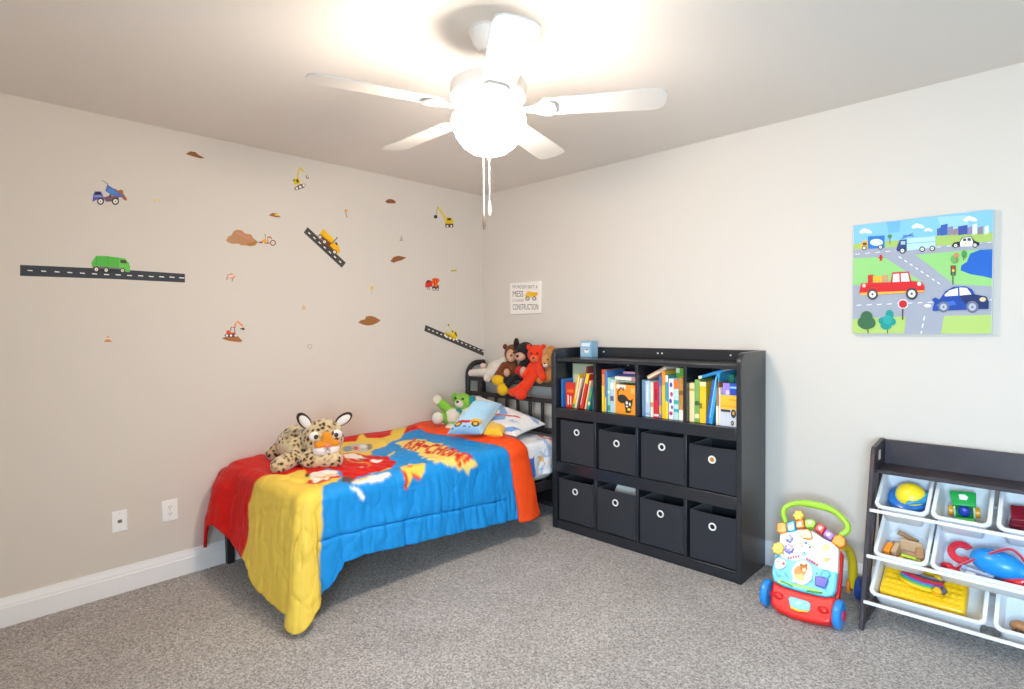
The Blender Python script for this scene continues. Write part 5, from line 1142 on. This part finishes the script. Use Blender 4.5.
# wide tub toys
FM = floorM(B5, -.112, .165) @ Matrix.Translation((0, 0, .02)) @ Matrix.Rotation(R(22), 4, 'X') @ Matrix.Scale(.85, 4)
pts = [(.04*math.cos(a), .04*math.sin(a), .045) for a in [R(40)+R(285)*i/20 for i in range(21)]]
mb = MB(FM); rings = []
for i, p in enumerate(pts):
    d_ = Vector((p[0], p[1], 0)).normalized(); c_ = Vector(p); u_ = Vector((0, 0, 1))
    rings.append([c_+d_*a+u_*b2 for a, b2 in ((-.016, -.008), (.016, -.008), (.016, .008), (-.016, .008))])
mb.loft(rings, plast('#cf1b34')); tag(mb.build('toy_horseshoe', bevel=.003), 'red horseshoe shaped toy in the wide middle tub', 'toy')
# blue watering-can whale
FM = floorM(B5, .02, .12, -12) @ Matrix.Translation((0, 0, .012)) @ Matrix.Scale(1.1, 4)
t = thing('toy_watering_can', FM @ Vector((0,0,0)), 'bright blue rounded toy with a spout in the wide middle tub', 'toy')
bl2 = plast('#1a90e0')
MB(FM).ell((-.01, 0, .05), (.085, .05, .05), bl2, None, 28, 16).build('body', t)
pts, rr = smooth_path([Vector((.05, 0, .05)), Vector((.085, 0, .05)), Vector((.11, .0, .062)), Vector((.13, 0, .072))], [.034, .022, .016, .018]); MB(FM).tube(pts, rr, bl2, 14).build('spout', t)
MB(FM).tube([Vector((-.02+.05*math.cos(a), .0, .05+.052*math.sin(a))) for a in [PI*i/16 for i in range(17)]], .0022, plast('#1473b8'), 6).build('seam', t)
# red stethoscope tube
t = thing('toy_stethoscope', floorM(B5, .0, .1) @ Vector((0,0,0)), 'toy stethoscope with a looping red striped tube', 'toy')
FM = floorM(B5, 0, .0)
cp = [(-.12, .085, .03), (-.09, .10, .06), (-.03, .12, .105), (.02, .135, .14), (.05, .14, .15), (.075, .13, .138), (.092, .12, .11), (.098, .112, .09)]
pts, rr = smooth_path([Vector(p) for p in cp], [.006]*8)
MB(FM).tube(pts, .006, plast('#d87f86'), 8).build('tube', t)
MB(FM).tube([p+Vector((.0, -.0045, .003)) for p in pts], .0035, plast('#b8283c'), 6).build('stripe', t)
MB(FM).cyl((.096, .113, .096), (.102, .108, .072), .012, mat('#8f9196', .3, .7)).build('chest_piece', t)
for p in ((-.155, .085), (-.13, .07)):
    MB(FM).ell((p[0], p[1], .03), (.022, .014, .014), plast('#d8202c')).build('ear_piece', t)
FM = floorM(B5, .062, .075, -12) @ Matrix.Translation((0, 0, .014))
mb = MB(FM); mb.ell((0, 0, .026), (.04, .022, .022), plast('#e0161a')); mb.ell((.02, .01, .03), (.03, .02, .022), plast('#e0161a')); mb.ell((-.03, -.004, .026), (.02, .012, .014), plast('#e0161a'))
tag(mb.build('toy_mitten', remesh=.004, sm=3), 'bright red lumpy toy in front of the blue one', 'toy')
FM = floorM(B5, -.03, .075, -10) @ Matrix.Translation((0, 0, .012))
t = thing('toy_syringe', FM @ Vector((0,0,0)), 'grey toy syringe lying along the tub front', 'toy')
MB(FM).cyl((-.06, 0, .03), (.03, 0, .03), .009, plast('#aeb9cc')).build('barrel', t); MB(FM).cyl((.03, 0, .03), (.06, 0, .03), .004, plast('#3a3f55')).build('plunger', t); MB(FM).cyl((-.075, 0, .03), (-.06, 0, .03), .013, plast('#8fa6c8')).build('end_cap', t)
slab('small white toy box near the red ear pieces', 'toy_box', B5, -.075, .065, .024, (.035, .016, .018), plast('#f2f3f5'), rz=-8, cat='toy')
slab('small green toy piece next to the red lumpy toy', 'toy_block', B5, .125, .075, .02, (.022, .022, .026), plast('#27a05a'), rz=20)
FM = floorM(B5, .155, .075)
t = thing('toy_rattle', FM @ Vector((0,0,0)), 'red and white striped toy at the far end of the wide tub', 'toy')
for i in range(5): MB(FM).cyl((0, .0, .008+.009*i), (.002, .0, .017+.009*i), .014, plast('#d8202c' if i % 2 else '#f2eef0')).build('ring', t)
# yellow case and striped toy
FM = floorM(B6, -.022, .142, 0)
t = thing('toy_case', FM @ Vector((0,0,0)), 'yellow quilted plastic case lying in the lowest tub', 'toy case')
ye = plast('#f2c31a')
MB(FM).box((-.15, -.09, .0), (.15, .08, .082), ye).build('case_body', t, bevel=.014, seg=4)
mb = MB(FM)
for i in range(12):
    for j in range(6): mb.ell((-.128+.0232*i, -.072+.0272*j, .082), (.0116, .0134, .0035), ye, None, 8, 5)
o = mb.build('quilted_lid', t); o['kind'] = 'stuff'
MB(FM).box((-.03, -.09, .035), (.03, -.083, .055), plast('#e2ae10')).build('latch', t, bevel=.003)
F2 = floorM(B6, -.03, .135, -9) @ Matrix.Translation((0, 0, .088))
t = thing('striped_toy', F2 @ Vector((0,0,0)), 'rainbow striped curved toy with yellow wheel on the yellow case', 'toy')
for i, c in enumerate(('#f3c81c', '#6ab84a', '#3f9ad0', '#c23a86', '#d8332c', '#4a4f5c', '#8a7f86')):
    pts = [Vector((-.075+.15*k/14, -.03+.011*i+.02*(abs(k-7)/7)**2, .008+.004*math.sin(PI*k/14))) for k in range(15)]
    MB(F2).tube(pts, [.0025+.0052*math.sin(PI*(k+1)/16)**.5 for k in range(15)], plast(c), 8).build('stripe', t)
MB(F2).cyl((.062, -.034, .02), (.07, -.012, .02), .017, plast('#f0b81c'), n=24).build('wheel', t, bevel=.003)
MB(F2).cyl((.082, -.02, .018), (.088, .0, .018), .013, plast('#5a5866'), n=20).build('axle_cap', t, bevel=.002)
MB(F2).ell((.055, .055, .014), (.02, .013, .01), plast('#e8c01c')).build('knob', t); MB(F2).ell((.02, .07, .014), (.018, .012, .01), plast('#e8c01c')).build('knob', t)
# last tub
FM = floorM(B7, -.11, .09, -10) @ Matrix.Translation((0, 0, .004)) @ Matrix.Scale(1.2, 4)
t = thing('toy_animal', FM @ Vector((0,0,0)), 'brown toy animal lying in the last wide tub', 'toy')
mb = MB(FM); brn = plast('#a9744a'); mb.ell((0, 0, .028), (.04, .022, .022), brn); mb.ell((.04, 0, .04), (.018, .016, .016), brn)
for x in (-.022, .022):
    for y in (-.012, .012): cap(mb, (x, y, .02), (x, y, .006), .009, .007, brn, 3)
mb.build('body', t, remesh=.004, sm=2); MB(FM).ell((-.01, -.02, .034), (.012, .006, .01), plast('#5f4030')).build('patch', t)
FM = floorM(B7, -.065, .115, 0)
t = thing('toy_tree', FM @ Vector((0,0,0)), 'green topped orange toy piece in the last wide tub', 'toy')
MB(FM).box((-.016, -.014, 0), (.02, .014, .05), plast('#d98a4a')).build('stem', t, bevel=.003); MB(FM).box((-.022, -.018, .05), (.03, .018, .068), plast('#2f9a48')).build('crown', t, bevel=.004)

# ================================================================== LIGHT
LAMP_E, DAY_W, WORLD, EXPO = 92, 132, .8, 0.44
gb = glow.node_tree.nodes['Principled BSDF']; gb.inputs['Emission Strength'].default_value = LAMP_E
ld = bpy.data.lights.new('daylight', 'AREA'); ld.shape = 'RECTANGLE'; ld.size = WX1-WX0; ld.size_y = WZ1-WZ0; ld.energy = DAY_W; ld.color = (.55, .78, 1.0)
lo_ = bpy.data.objects.new('daylight', ld); COL.objects.link(lo_); lo_.location = ((WX0+WX1)/2, YM-.3, (WZ0+WZ1)/2+.06); lo_.rotation_euler = (R(68), 0, 0); ld.spread = R(150)
wd = bpy.data.worlds.new('world'); S.world = wd; wd.use_nodes = True
bg = wd.node_tree.nodes['Background']; bg.inputs['Color'].default_value = (.75, .87, 1, 1); bg.inputs['Strength'].default_value = WORLD
S.view_settings.view_transform = 'Standard'; S.view_settings.look = 'None'; S.view_settings.gamma = 1; S.view_settings.use_curve_mapping = False
S.view_settings.exposure = EXPO
S.cycles.max_bounces = 10; S.cycles.diffuse_bounces = 8; S.cycles.sample_clamp_indirect = 8
